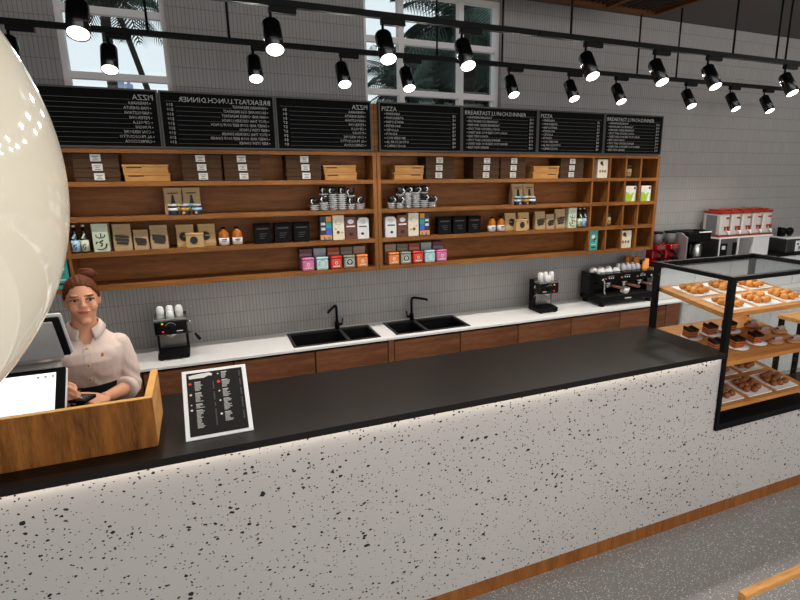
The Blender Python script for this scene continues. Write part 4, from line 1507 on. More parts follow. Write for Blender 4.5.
# ------------------------------------------------------------------ small espresso machines (the right one is the mirror of the left)
def small_machine(x, y, cap, flip=1):
    t = thing('espresso_machine', cap, 'coffee machine', (x, y, BZ), 0, 'small black espresso machines')
    w = 0.088
    f = MB()
    f.rbox(-w, w, -0.09, 0.085, 0.006, 0.042, 0.004, 2)
    for a in (-1, 1):
        for b in (-0.075, 0.07):
            f.cyl((a * 0.07, b, 0.0), (a * 0.07, b, 0.008), 0.010, seg=10)
    part('base', f, M_BLACK, t)
    f = MB()
    f.rbox(-w + 0.008, w - 0.008, -0.084, 0.0, 0.0425, 0.049, 0.002, 1)
    for q in range(7):
        f.box(-w + 0.015, w - 0.015, -0.078 + q * 0.011, -0.074 + q * 0.011, 0.049, 0.051)
    part('drip_tray', f, M_BLACK, t)
    f = MB()
    f.rbox(-w, w, 0.005, 0.085, 0.042, 0.262, 0.004, 2)
    part('column', f, M_BLACK, t)
    f = MB()
    f.box(-w + 0.014, w - 0.014, 0.0, 0.0045, 0.055, 0.160)
    part('splash_plate', f, M_STEEL, t, 'brushed steel splash plate')
    f = MB()
    f.rbox(-w - 0.002, w + 0.002, -0.085, 0.0045, 0.160, 0.246, 0.005, 2)
    part('head', f, M_GLOSSBLACK, t)
    f = MB()
    f.rbox(-w - 0.004, w + 0.004, -0.088, 0.004, 0.247, 0.262, 0.004, 2)
    part('cup_warmer', f, M_STEEL, t, 'steel cup shelf')
    f = MB()
    f.tube([(-w, -0.08, 0.262), (-w, -0.08, 0.276), (-w, 0.002, 0.276), (-w, 0.002, 0.264)], 0.0025, 6)
    f.tube([(w, -0.08, 0.262), (w, -0.08, 0.276), (w, 0.002, 0.276), (w, 0.002, 0.264)], 0.0025, 6)
    part('cup_rail', f, M_STEEL, t)
    f = MB()
    f.lathe([(0.024, 0), (0.024, 0.012), (0.020, 0.016), (0, 0.016)], 20, M=Matrix.Translation((0.0, -0.086, 0.203)) @ Matrix.Rotation(PI / 2, 4, 'X'))
    part('dial', f, M_BLACK, t)
    f = MB()
    f.tube([(0.032 * math.cos(a), -0.0862, 0.203 + 0.032 * math.sin(a)) for a in [PI * (0.15 + 0.7 * k / 10) for k in range(11)]], 0.001, 5)
    f.box(0.03, 0.065, -0.0866, -0.0855, 0.178, 0.184)
    part('dial_marking', f, K_SAUCER, t)
    for z, m, nm in ((0.232, mat('lamp_yellow', (250, 190, 40), 0.4, emit=0.6), 'yellow_light'), (0.182, mat('lamp_red', (236, 24, 28), 0.4, emit=0.8), 'red_light')):
        f = MB()
        f.lathe([(0.006, 0), (0.005, 0.004), (0, 0.005)], 12, M=Matrix.Translation((-0.045, -0.085, z)) @ Matrix.Rotation(PI / 2, 4, 'X'))
        part(nm, f, m, t)
    f = MB()
    f.lathe([(0.032, 0.150), (0.032, 0.160)], 20, (0, -0.045, 0))
    f.cyl((0.0, -0.045, 0.150), (0.0, -0.045, 0.136), 0.022, 0.016)
    f.cyl((0.0, -0.045, 0.136), (0.0, -0.055, 0.128), 0.006)
    part('brew_group', f, M_STEEL, t)
    f = MB()
    f.tube([(w + 0.002, -0.03, 0.225), (w + 0.018, -0.03, 0.222), (w + 0.020, -0.034, 0.205)], 0.006, 8)
    f.tube([(w - 0.01, -0.05, 0.158), (w + 0.026, -0.058, 0.160), (w + 0.044, -0.066, 0.146)], 0.004, 8)
    part('steam_wand', f, M_STEEL, t)
    f = MB()
    f.tube([(w + 0.042, -0.066, 0.148), (w + 0.068, -0.072, 0.108)], [0.007, 0.010], 10)
    part('wand_grip', f, M_BLACK, t)
    t.scale.x = flip
    cups = []
    for k, (a, b, e) in enumerate(((-0.052, -0.026, 0.085), (0.0, -0.018, 0.085), (0.052, -0.026, 0.085), (0.002, -0.062, 0.068))):
        c = thing('white_cup', 'x', 'cup', (x + a * flip, y + b, BZ + 0.2625), 0, 'white cups turned upside down on the small machines')
        f = MB()
        r = 0.0225
        f.lathe([(r, 0), (r, 0.022), (r * 0.92, 0.036), (r * 0.62, 0.047), (0, 0.050)] if e < 0.08 else [(r, 0), (r, 0.040), (r * 0.90, 0.056), (r * 0.58, 0.068), (0, 0.071)], 20)
        part('cup_body', f, M_WHITE, c)
        f = MB()
        f.tube([(0.0, r - 0.002 + 0.010 * math.sin(PI * q / 6), 0.012 + 0.028 * q / 6) for q in range(7)], 0.003, 6)
        part('handle', f, M_WHITE, c)
        cups.append(c)
    return cups
names = ('left', 'middle', 'right')
cl = small_machine(-0.237, 1.692, 'small black espresso machine beside the woman, left of the left sink', 1)
for k, c in enumerate(cl):
    c['label'] = ('white upturned cup, %s of the rear three on the left espresso machine' % names[k]) if k < 3 else 'white upturned cup in front of the rear three on the left espresso machine'
cl = small_machine(2.532, 1.700, 'small black espresso machine between the right sink and the big machine', -1)
for k, c in enumerate(cl):
    c['label'] = ('white upturned cup, %s of the rear three on the right small espresso machine' % names[2 - k]) if k < 3 else 'white upturned cup in front of the rear three on the right small machine'

# ------------------------------------------------------------------ big three-group espresso machine
bx, by = 3.336, 1.715
t = thing('espresso_machine', 'big black three-group espresso machine behind the pastry case', 'coffee machine', (bx, by, BZ))
w = 0.30
f = MB()
for a in (-0.26, 0.26):
    for b in (-0.10, 0.12):
        f.cyl((a, b, 0.0), (a, b, 0.036), 0.022, seg=14)
part('foot', f, M_BLACK, t)
f = MB()
f.rbox(-w, w, -0.125, 0.15, 0.034, 0.085, 0.006, 2)
part('tray_base', f, M_BLACK, t)
f = MB()
f.rbox(-w, w, 0.02, 0.15, 0.085, 0.275, 0.006, 2)
part('boiler_housing', f, M_GLOSSBLACK, t)
f = MB()
f.rbox(-w, w, -0.100, 0.02, 0.205, 0.275, 0.006, 2)
for a in (-w, w - 0.012):
    f.prism([(a, 0.085), (a + 0.012, 0.085), (a + 0.012, 0.205), (a, 0.205)], -0.03, 0.02)
part('group_head_housing', f, M_BLACK, t)
f = MB()
for q in range(16):
    f.box(-w + 0.02, w - 0.02, -0.118 + q * 0.0085, -0.114 + q * 0.0085, 0.085, 0.088)
part('grating', f, M_DARKSTEEL, t)
for k, a in enumerate((-0.175, 0.0, 0.175)):
    f = MB()
    f.cyl((a, -0.055, 0.205), (a, -0.055, 0.180), 0.034, seg=18)
    f.cyl((a, -0.055, 0.180), (a, -0.055, 0.162), 0.028, seg=18)
    f.cyl((a, -0.055, 0.162), (a, -0.060, 0.148), 0.010, seg=10)
    g = part('brew_group', f, M_STEEL, t)
    f = MB()
    f.tube([(a + 0.012, -0.08, 0.172), (a + 0.065, -0.125, 0.160), (a + 0.105, -0.150, 0.152)], [0.010, 0.012, 0.013], 10)
    part('portafilter_handle', f, mat('handle_walnut', (112, 66, 48), 0.4), g)
    f = MB()
    for q in range(3):
        f.lathe([(0.006, 0), (0.006, 0.003), (0, 0.0035)], 10, M=Matrix.Translation((a - 0.022 + q * 0.022, -0.100, 0.240)) @ Matrix.Rotation(PI / 2, 4, 'X'))
    f.tube([(a - 0.034 + 0.0085 * q, -0.1008, 0.252 + 0.006 * math.sin(PI * q / 8)) for q in range(9)], 0.0012, 5)
    part('button_row', f, K_SAUCER, t)
    f = MB()
    f.lathe([(0.009, 0), (0.008, 0.01), (0, 0.011)], 12, M=Matrix.Translation((a - 0.062, -0.100, 0.238)) @ Matrix.Rotation(PI / 2, 4, 'X'))
    part('switch_knob', f, mat('knob_copper', (170, 120, 96), 0.3, 0.6), t)
for a in (-0.268, 0.268):
    f = MB()
    f.tube([(a, -0.10, 0.235), (a, -0.125, 0.22), (a, -0.13, 0.16), (a + 0.004, -0.135, 0.115)], 0.006, 8)
    f.sph((a, -0.104, 0.235), 0.014, seg=12, rings=8)
    part('steam_wand', f, M_STEEL, t)
f = MB()
f.box(-0.03, 0.04, -0.1265, -0.125, 0.052, 0.062)
part('name_plate', f, M_LABEL, t)
f = MB()
f.tube([(-w + 0.01, -0.095, 0.278), (-w + 0.01, -0.095, 0.292), (w - 0.01, -0.095, 0.292), (w - 0.01, -0.095, 0.278)], 0.003, 6)
part('cup_rail', f, M_BLACK, t)
# cup under the middle group
def teacup(loc, rz, r, h, m, label, cat='cup', group=None, inverted=False):
    c = thing('coffee_cup', label, cat, loc, rz, group)
    f = MB()
    prof = [(0.0, 0.0), (r * 0.55, 0.0), (r * 0.62, 0.004), (r * 0.92, h * 0.5), (r, h), (r * 0.93, h), (r * 0.8, h * 0.5), (0.0, h * 0.12)]
    if inverted:
        prof = [(r, 0.0), (r * 0.92, h * 0.5), (r * 0.62, h - 0.004), (r * 0.5, h), (r * 0.4, h - 0.003), (0, h - 0.003)]
    f.lathe(prof, 22)
    part('cup_body', f, m, c)
    f = MB()
    f.tube([(r * 0.78 + r * 0.55 * math.sin(PI * q / 6), 0, h * (0.2 + 0.6 * q / 6)) for q in range(7)], r * 0.11, 8)
    part('handle', f, m, c)
    return c
teacup((bx + 0.005, by - 0.085, BZ + 0.0885), PI * 0.95, 0.037, 0.052, M_WHITE, 'white cup on the grating under the big espresso machine', 'cup')
ZT = BZ + 0.2755
M_GREYCUP = mat('grey_cup', (196, 196, 200), 0.3)
lab = ['back left', 'back middle', 'back right', 'front left', 'front middle', 'front right']
for k in range(6):
    a, b = -0.255 + 0.082 * (k % 3) + (0.012 if k > 2 else 0), (0.045 if k < 3 else -0.045)
    teacup((bx + a, by + b, ZT), PI * 1.35, 0.037, 0.040, M_WHITE, 'white low cup turned over, %s of six on the big espresso machine' % lab[k], 'cup', 'white low cups on the big espresso machine', True)
for k in range(8):
    a, b = 0.005 + 0.052 * (k % 4), (0.030 if k < 4 else -0.045)
    teacup((bx + a, by + b, ZT), PI * 1.3, 0.024, 0.062, M_GREYCUP, 'tall grey cup, %s of the %s four on the big espresso machine' % (('first', 'second', 'third', 'last')[k % 4], ('rear', 'front')[k // 4]), 'cup', 'tall grey cups on the big espresso machine', True)
M_PAPERCUP = mat('orange_paper_cup', (222, 140, 62), 0.55)
def paper_cup(x, y, z, h, label):
    f = MB()
    f.lathe([(0.0235, 0.0), (0.0245, 0.0), (0.0245, 0.005), (0.0225, 0.006), (0.018, h), (0.016, h), (0.0155, h - 0.003), (0.0, h - 0.003)], 20)
    return solid('paper_cup', f, M_PAPERCUP, label, 'cup', (x, y, z), 0, 'orange paper cups on the big espresso machine')
paper_cup(bx + 0.172, by + 0.105, ZT, 0.104, 'orange paper cup behind the grey cups, leftmost on the big espresso machine')
paper_cup(bx + 0.222, by + 0.110, ZT, 0.104, 'orange paper cup at the back, second from the left on the big machine')
paper_cup(bx + 0.222, by + 0.055, ZT, 0.100, 'orange paper cup in the middle row beside the grey cups')
paper_cup(bx + 0.273, by + 0.085, ZT, 0.104, 'tall orange paper cup at the back right of the big espresso machine')
paper_cup(bx + 0.224, by - 0.062, ZT, 0.080, 'short orange paper cup at the front of the big espresso machine')
paper_cup(bx + 0.276, by - 0.030, ZT, 0.096, 'orange paper cup at the front right corner of the big machine')

# ------------------------------------------------------------------ machines on the grey raised unit
UZ = BZ + 0.319
M_REDM = mat('red_enamel', (150, 14, 20), 0.25, 0.0, 0.05, coat=0.4)
M_HOPPER = mat('smoky_plastic', (104, 102, 101), 0.15)
def grinder(x, cap):
    t = thing('coffee_grinder', cap, 'grinder', (x, 1.745, UZ), 0, 'red coffee grinders')
    f = MB()
    f.rbox(-0.062, 0.062, -0.09, 0.075, 0.0, 0.025, 0.006, 2)
    f.rbox(-0.055, 0.055, -0.02, 0.07, 0.025, 0.115, 0.012, 3)
    f.rbox(-0.055, 0.055, -0.075, 0.07, 0.115, 0.165, 0.012, 3)
    part('body', f, M_REDM, t)
    f = MB()
    f.lathe([(0.030, 0.166), (0.040, 0.185), (0.050, 0.20), (0.050, 0.265), (0.0, 0.265)], 20)
    part('bean_hopper', f, M_HOPPER, t, 'smoky clear bean hopper')
    f = MB()
    f.lathe([(0.052, 0.2655), (0.053, 0.278), (0.0, 0.282)], 20)
    part('hopper_lid', f, M_BLACK, t)
    f = MB()
    f.tube([(0.0, -0.03, 0.10), (0.0, -0.07, 0.092), (0.0, -0.085, 0.07)], 0.010, 8)
    f.box(-0.025, 0.025, -0.088, -0.04, 0.0255, 0.05)
    part('chute', f, M_BLACK, t)
    f = MB()
    f.box(-0.03, 0.03, -0.077, -0.0755, 0.13, 0.152)
    part('front_plate', f, M_STEEL, t)
grinder(3.765, 'red coffee grinder nearest the wall shelf, behind the orange paper cups')
grinder(3.925, 'red coffee grinder beside the steel-sided coffee maker')
t = thing('coffee_maker', 'steel-sided automatic coffee maker between the red grinders and drink dispensers', 'coffee machine', (4.160, 1.745, UZ))
f = MB()
f.rbox(-0.145, 0.145, -0.02, 0.14, 0.0, 0.262, 0.008, 2)
f.rbox(-0.145, 0.145, -0.13, -0.02, 0.0, 0.035, 0.006, 2)
part('body', f, M_GLOSSBLACK, t)
f = MB()
f.prism([(-x_, z_) for x_, z_ in [(-0.13, 0.0), (0.14, 0.0), (0.14, 0.264), (-0.06, 0.264), (-0.13, 0.225)]], -0.162, -0.147, M=Matrix.Rotation(-PI / 2, 4, 'Z'))
part('side_cover', f, mat('champagne_panel', (150, 142, 140), 0.4, 0.3), t, 'satin grey side')
f = MB()
f.rbox(-0.14, 0.145, -0.128, 0.02, 0.185, 0.262, 0.008, 2)
part('brew_head', f, M_BLACK, t)
f = MB()
f.lathe([(0.0, 0.036), (0.05, 0.036), (0.055, 0.05), (0.050, 0.15), (0.036, 0.172), (0.0, 0.172)], 22, (0.02, -0.075, 0))
part('jug', f, M_STEEL, t)
f = MB()
f.rbox(-0.12, 0.12, -0.11, 0.10, 0.263, 0.272, 0.003, 1)
f.rbox(0.02, 0.11, -0.09, -0.02, 0.272, 0.286, 0.006, 2)
part('lid', f, M_BLACK, t)
f = MB()
f.rbox(0.0, 0.14, -0.135, -0.111, 0.262, 0.272, 0.004, 1)
part('control_strip', f, M_WHITE, t)

t = thing('dispenser_stand', 'white framed stand with steel machine below, carrying five drink dispensers', 'stand', (4.785, 1.745, UZ))
t.scale.x = 0.80
f = MB()
f.box(-0.455, 0.455, -0.13, 0.13, 0.192, 0.206)
for a in (-0.455, -0.140, 0.128):
    f.box(a, a + 0.014, -0.13, 0.13, 0.0, 0.192)
f.box(0.142, 0.455, -0.10, -0.088, 0.0, 0.192)
part('frame', f, M_WHITE, t)
f = MB()
f.box(-0.441, -0.141, -0.120, 0.12, 0.0, 0.190)
part('machine_block', f, M_STEEL, t)
for a, b, z in ((-0.42, -0.31, 0.145), (-0.215, -0.150, 0.150)):
    f = MB()
    f.box(a, b, -0.124, -0.1205, 0.0, z)
    g = part('black_panel', f, M_BLACK, t)
    if a < -0.4:
        f = MB()
        f.box(a + 0.02, b - 0.035, -0.126, -0.1245, z - 0.055, z - 0.02)
        part('display', f, K_SAUCER, g)
f = MB()
f.box(-0.468, -0.456, -0.125, 0.125, 0.0, 0.190)
part('side_cover', f, M_DARKSTEEL, t)
M_LIDRED = mat('dispenser_red', (156, 42, 16), 0.3)
M_TUB = mat('dispenser_milky', (204, 199, 192), 0.25)
od = ['leftmost', 'second', 'middle', 'fourth', 'rightmost']
for k in range(5):
    t = thing('drink_dispenser', '%s of five milky white drink dispensers with red lids on the stand' % od[k] if k in (0, 2, 4) else '%s from the left of five milky drink dispensers with red lids' % od[k], 'drink dispenser', (4.500 + 0.146 * k, 1.745, UZ + 0.2065), 0, 'row of red lidded drink dispensers')
    f = MB()
    f.rbox(-0.061, 0.061, -0.10, 0.10, 0.012, 0.215, 0.014, 3)
    part('tub', f, M_TUB, t)
    f = MB()
    f.rbox(-0.071, 0.071, -0.108, 0.108, 0.0, 0.0115, 0.003, 1)
    part('foot_rim', f, M_LIDRED, t)
    f = MB()
    f.rbox(-0.0675, 0.0675, -0.108, 0.108, 0.2155, 0.238, 0.0105, 3)
    f.rbox(-0.042, 0.042, -0.07, 0.07, 0.238, 0.254, 0.006, 2)
    part('lid', f, M_LIDRED, t)
    f = MB()
    f.rbox(0.004, 0.050, -0.104, -0.1005, 0.168, 0.184, 0.001, 1)
    part('badge', f, M_LIDRED, t)
    f = MB()
    f.cyl((0.034, -0.100, 0.050), (0.034, -0.130, 0.046), 0.010, seg=10)
    f.cyl((0.034, -0.128, 0.052), (0.034, -0.128, 0.020), 0.008, seg=10)
    part('spout', f, M_WHITE, t)
    f = MB()
    f.prism([(-0.014, 0.098), (0.010, 0.098), (0.010, 0.088), (0.003, 0.088), (0.003, 0.060), (-0.006, 0.060), (-0.006, 0.088), (-0.014, 0.088)], -0.112, -0.1015)
    f.prism([(0.022, 0.098), (0.048, 0.098), (0.044, 0.074), (0.036, 0.056), (0.028, 0.074)], -0.118, -0.1015)
    part('lever', f, M_LIDRED, t)
    f = MB()
    f.box(-0.0635, -0.0612, -0.06, 0.06, 0.02, 0.20)
    part('side_rib', f, mat('rib_grey', (120, 120, 122), 0.5), t)
t = thing('water_boiler', 'dark grey water boiler with white face at the right edge of the photo', 'water boiler', (5.55, 1.745, UZ))
f = MB()
f.rbox(-0.14, 0.14, -0.11, 0.11, 0.0, 0.135, 0.006, 2)
part('body', f, M_DARKSTEEL, t)
f = MB()
f.rbox(-0.145, 0.145, -0.115, 0.115, 0.136, 0.156, 0.009, 2)
part('lid', f, M_WHITE, t)
f = MB()
f.rbox(-0.01, 0.10, -0.118, -0.1105, 0.01, 0.118, 0.003, 1)
g = part('front_panel', f, M_WHITE, t, 'white front plate')
f = MB()
for a in (0.02, 0.07):
    f.lathe([(0.010, 0), (0.009, 0.006), (0, 0.007)], 12, M=Matrix.Translation((a, -0.118, 0.085)) @ Matrix.Rotation(PI / 2, 4, 'X'))
f.box(0.038, 0.052, -0.1225, -0.1185, 0.03, 0.06)
part('knob', f, M_BLACK, g)
f = MB()
for a in (-0.075, 0.025):
    f.lathe([(0.0, -0.02), (0.036, -0.02), (0.042, 0), (0.036, 0.02), (0, 0.02)], 14, M=Matrix.Translation((a, -0.01, 0.205)) @ Matrix.Rotation(PI / 2, 4, 'X'))
f.box(-0.06, 0.01, -0.02, 0.0, 0.19, 0.215)
f.box(-0.125, -0.11, -0.02, 0.02, 0.156, 0.25)
f.box(-0.095, -0.055, -0.02, 0.0, 0.156, 0.175)
f.box(0.005, 0.045, -0.02, 0.0, 0.156, 0.175)
part('twin_valve', f, M_BLACK, t)

# ------------------------------------------------------------------ right of the pastry case: bar table, low base; near rail
t = thing('bar_table', 'oak topped bar table with black legs beyond the right side of the pastry case', 'table', (4.40, 0.34, 0))
f = MB()
f.rbox(-0.50, 0.60, -0.42, 0.27, 0.955, 0.985, 0.003, 1)
part('table_top', f, M_OAK, t)
for (a, b) in ((-0.49, 0.235), (-0.26, 0.235), (0.56, 0.235), (-0.49, -0.40), (0.56, -0.40)):
    f = MB()
    f.box(a, a + 0.03, b, b + 0.03, 0.0, 0.955)
    part('leg', f, M_BLACK, t)
f = MB()
f.box(-0.44, 0.54, -0.36, 0.22, 0.46, 0.50)
for a in (-0.46, 0.54):
    f.box(a, a + 0.02, 0.235, 0.255, 0.47, 0.49)
    f.box(a, a + 0.02, -0.39, -0.37, 0.47, 0.49)
part('lower_shelf', f, M_SLAB, t)
t = thing('wooden_rail', 'low light oak rail standing on the grey floor at the bottom right corner', 'rail', (2.40, -0.835, 0))
f = MB()
f.rbox(-0.628, 0.628, -0.016, 0.016, 0.428, 0.452, 0.002, 1)
part('top_rail', f, M_OAK, t)
for a in (-0.628, 0.596):
    f = MB()
    f.box(a, a + 0.032, -0.016, 0.016, 0.0, 0.4275)
    part('leg', f, M_OAK, t)
f = MB()
f.box(-0.596, 0.596, -0.008, 0.008, 0.08, 0.11)
part('foot_rail', f, M_OAK, t)

# ------------------------------------------------------------------ cash desk: wooden tray, till, menu stand
CTZ = 1.0565
t = thing('till_surround', 'open walnut box on the counter screening the till in front of the woman', 'box', (-0.70, 0.093, CTZ))
f = MB()
f.rbox(-0.52, 0.4745, 0.0, 0.020, 0.0, 0.190, 0.0015, 1)
part('front_panel', f, M_BOXWOOD, t)
for a in (0.450, -0.52):
    f = MB()
    f.rbox(a, a + 0.0245, 0.0205, 0.318, 0.0, 0.190, 0.0015, 1)
    part('side_panel', f, M_OAK_Y, t)
f = MB()
f.box(-0.52, 0.4745, 0.0, 0.020, 0.1902, 0.1925)
f.box(0.450, 0.4745, 0.0205, 0.318, 0.1902, 0.1925)
f.box(-0.52, -0.4955, 0.0205, 0.318, 0.1902, 0.1925)
part('rim', f, M_BOXRIM, t, 'light edge banding')

M_POSGREY = mat('till_grey', (150, 148, 146), 0.4)
M_POSLIGHT = mat('till_light_grey', (196, 195, 193), 0.4)
M_SCREEN = mat('till_screen', (250, 250, 250), 0.2, emit=0.75, emit_rgb=(250, 252, 255), noise=0.0)
M_ICON = mat('screen_icon', (176, 178, 182), 0.3)
t = thing('till', 'grey two-screen till with a white lit customer screen inside the walnut box', 'till', (-0.69, 0.30, CTZ))
f = MB()
f.rbox(-0.12, 0.12, -0.02, 0.16, 0.0, 0.02, 0.006, 2)
f.rbox(-0.05, 0.05, 0.06, 0.11, 0.02, 0.26, 0.008, 2)
f.rbox(-0.07, 0.145, 0.03, 0.12, 0.245, 0.275, 0.006, 2)
part('stand', f, M_POSGREY, t)
# customer screen: top edge at y=.30, leaning back
Mc = Matrix.Translation((0.0, -0.090, 0.190)) @ Matrix.Rotation(-math.radians(43), 4, 'X')
f = MB()
f.rbox(-0.185, 0.185, 0.0, 0.022, -0.13, 0.13, 0.010, 3, M=Mc)
g = part('customer_screen_case', f, M_POSLIGHT, t)
f = MB()
f.rbox(-0.182, 0.182, -0.003, 0.0, -0.127, 0.127, 0.0012, 1, M=Mc)
part('bezel', f, M_BLACK, g)
f = MB()
f.box(-0.165, 0.152, -0.0042, -0.0032, -0.112, 0.108, M_SCREEN, M=Mc)
for k in range(3):
    f.box(0.095 + k * 0.022, 0.103 + k * 0.022, -0.0047, -0.0043, 0.090, 0.098, M_ICON, M=Mc)
f.box(-0.05, 0.0, -0.0047, -0.0043, 0.092, 0.095, mat('screen_pink', (240, 190, 190), 0.3), M=Mc)
f.box(-0.10, -0.06, -0.0047, -0.0043, -0.05, -0.045, M_ICON, M=Mc)
part('lit_screen', f, None, g)
f = MB()
f.tube([(0, -0.055, 0.21), (0, -0.02, 0.16), (0, 0.0, 0.02)], 0.022, 10)
part('screen_arm', f, M_POSGREY, t)
# clerk's display seen from behind, its top leaning towards the viewer
Mk = Matrix.Translation((0.0, 0.060, 0.395)) @ Matrix.Rotation(math.radians(30), 4, 'X')
f = MB()
f.rbox(-0.185, 0.185, 0.010, 0.026, -0.125, 0.085, 0.008, 3, M=Mk)
g = part('clerk_display', f, M_POSLIGHT, t)
f = MB()
f.rbox(-0.178, 0.178, -0.004, 0.010, -0.120, 0.079, 0.006, 2, M=Mk)
part('black_band', f, M_BLACK, g)
f = MB()
f.rbox(-0.158, 0.158, -0.018, -0.004, -0.116, 0.072, 0.006, 2, M=Mk)
part('back_cover', f, M_POSGREY, g)

t = thing('menu_stand', 'white framed dark menu card leaning on a stand on the counter', 'menu', (-0.013, 0.077, CTZ))
Mm = Matrix.Rotation(-math.radians(48), 4, 'X')
f = MB()
f.rbox(-0.120, 0.120, 0.0, 0.006, 0.005, 0.302, 0.002, 1, M=Mm, m=M_WHITE)
part('card_holder', f, None, t, 'white frame')
f = MB()
f.box(-0.104, 0.104, -0.0012, -0.0002, 0.018, 0.288, mat('menu_card', (31, 28, 27), 0.7, spec=0.15), M=Mm)
rnd = random.Random(11)
y0, y1 = -0.002, -0.0013
M_TXT = mat('menu_grey_text', (176, 172, 166), 0.7)
M_REDDOT = mat('menu_red', (206, 34, 38), 0.5)
M_TANDOT = mat('menu_tan', (226, 196, 176), 0.5)
# brush-stroke heading
f.prism([(-0.094, 0.262), (-0.040, 0.262), (-0.022, 0.270), (-0.012, 0.267), (-0.008, 0.275), (-0.020, 0.283), (-0.060, 0.281), (-0.096, 0.276)], y0, y1, M_LABEL, M=Mm)
def block(f, x, z, n, wmax):
    f.box(x, x + 0.022, y0, y1, z, z + 0.0025, M_LABEL, M=Mm)
    for q in range(n):
        zz = z - 0.0052 * (q + 1)
        w_ = wmax * rnd.uniform(0.45, 1.0)
        f.box(x, x + w_, y0, y1, zz, zz + 0.0028, M_TXT, M=Mm)
        f.box(x + 0.066, x + 0.071, y0, y1, zz, zz + 0.0022, M_CHALKDIM, M=Mm)
def dot(f, x, z, r, m):
    f.prism([(x + r * math.cos(2 * PI * k / 12), z + r * math.sin(2 * PI * k / 12)) for k in range(12)], y0, y1, m, M=Mm)
for (x, z, n, wm) in ((-0.076, 0.244, 7, 0.030), (-0.076, 0.196, 7, 0.030), (-0.076, 0.148, 3, 0.030), (-0.076, 0.122, 14, 0.030), (0.024, 0.276, 5, 0.022), (0.024, 0.240, 6, 0.030), (0.024, 0.198, 6, 0.030), (0.024, 0.156, 9, 0.030), (0.024, 0.098, 7, 0.030)):
    block(f, x, z, n, wm)
for (x, z, r, m) in ((-0.092, 0.240, 0.0055, M_REDDOT), (-0.092, 0.192, 0.0045, M_TANDOT), (-0.092, 0.148, 0.0025, M_LABEL), (-0.092, 0.126, 0.0045, M_TANDOT), (0.012, 0.272, 0.003, M_TANDOT), (0.012, 0.236, 0.0065, M_REDDOT), (0.012, 0.194, 0.0035, M_TANDOT), (0.012, 0.152, 0.0035, M_LABEL), (0.012, 0.094, 0.0045, M_LABEL)):
    dot(f, x, z, r, m)
part('menu_card', f, None, t, 'dark card with grey text and red dots')
f = MB()
f.tube([(-0.06, 0.17, 0.150), (-0.06, 0.21, 0.004), (0.06, 0.21, 0.004), (0.06, 0.17, 0.150)], 0.003, 6)
part('prop_leg', f, M_WHITE, t)

# ------------------------------------------------------------------ outside the windows: palms and distant buildings
M_TRUNK = mat('palm_bark', (38, 31, 26), 0.9, 0.0, 0.3, 30, stretch=(1, 1, 6), bump=0.6)
M_FROND = mat('palm_green', (30, 46, 34), 0.6, 0.0, 0.35, 8)
M_FROND2 = mat('palm_grey_green', (74, 98, 86), 0.55, 0.0, 0.3, 8)
M_OLIVE = mat('palm_olive', (50, 54, 24), 0.6, 0.0, 0.35, 8)
def frond(f, base, az, el, L, droop, m, lw=0.020, leaf=0.42, n=24):
    pts = []
    p = Vector(base)
    d = Vector((math.cos(az) * math.cos(el), math.sin(az) * math.cos(el), math.sin(el)))
    for k in range(n + 1):
        pts.append(p.copy())
        p = p + d * (L / n)
        d = (d + Vector((0, 0, -droop / n))).normalized()
    f.tube(pts[::2], [0.018 * (1 - 0.8 * i / len(pts[::2])) for i in range(len(pts[::2]))], 5, m=m)
    n0 = len(f.bm.faces)
    for k in range(3, n):
        t_ = k / n
        d = (pts[k + 1] - pts[k]).normalized()
        s = d.cross(Vector((0, 0, 1)))
        s = s.normalized() if s.length > 1e-4 else Vector((1, 0, 0))
        ll = leaf * math.sin(PI * min(1, 0.15 + t_ * 0.85)) ** 0.6 * 1.0
        for sg in (-1, 1):
            e = (s * sg * 0.85 + d * 0.55 + Vector((0, 0, -0.35))).normalized()
            q = pts[k]
            w_ = d * lw
            mid = q + e * ll * 0.5
            tip = q + e * ll + Vector((0, 0, -ll * 0.22))
            up = Vector((0, 0, 0.012))
            a = [f.bm.verts.new(v) for v in (q - w_ * 0.5, q + w_ * 0.5, mid + w_ * 0.55 + up, tip, mid - w_ * 0.55 + up)]
            f.bm.faces.new(a)
    f._tag(n0, m)
def palm(x, y, h, lean, nf, L, m, cap, seed, trunk_r=0.10, leaf=0.42, elmin=-0.3):
    rnd = random.Random(seed)
    t = thing('palm_tree', cap, 'palm', (x, y, 0), 0, 'palms outside the windows')
    top = Vector((lean[0], lean[1], h))
    f = MB()
    f.tube([Vector((lean[0] * u ** 1.5, lean[1] * u ** 1.5, h * u)) for u in [k / 14 for k in range(15)]], [trunk_r * (1.15 - 0.25 * k / 14) for k in range(15)], 12)
    part('trunk', f, M_TRUNK, t)
    f = MB()
    for k in range(nf):
        az = 2 * PI * k / nf * 2.618 + rnd.uniform(-0.2, 0.2)
        el = rnd.uniform(elmin, 1.1)
        frond(f, top, az, el, L * rnd.uniform(0.85, 1.1), rnd.uniform(1.0, 1.9), m if k % 3 else (M_FROND if m is not M_FROND else M_FROND2), leaf=leaf)
    part('crown', f, None, t)
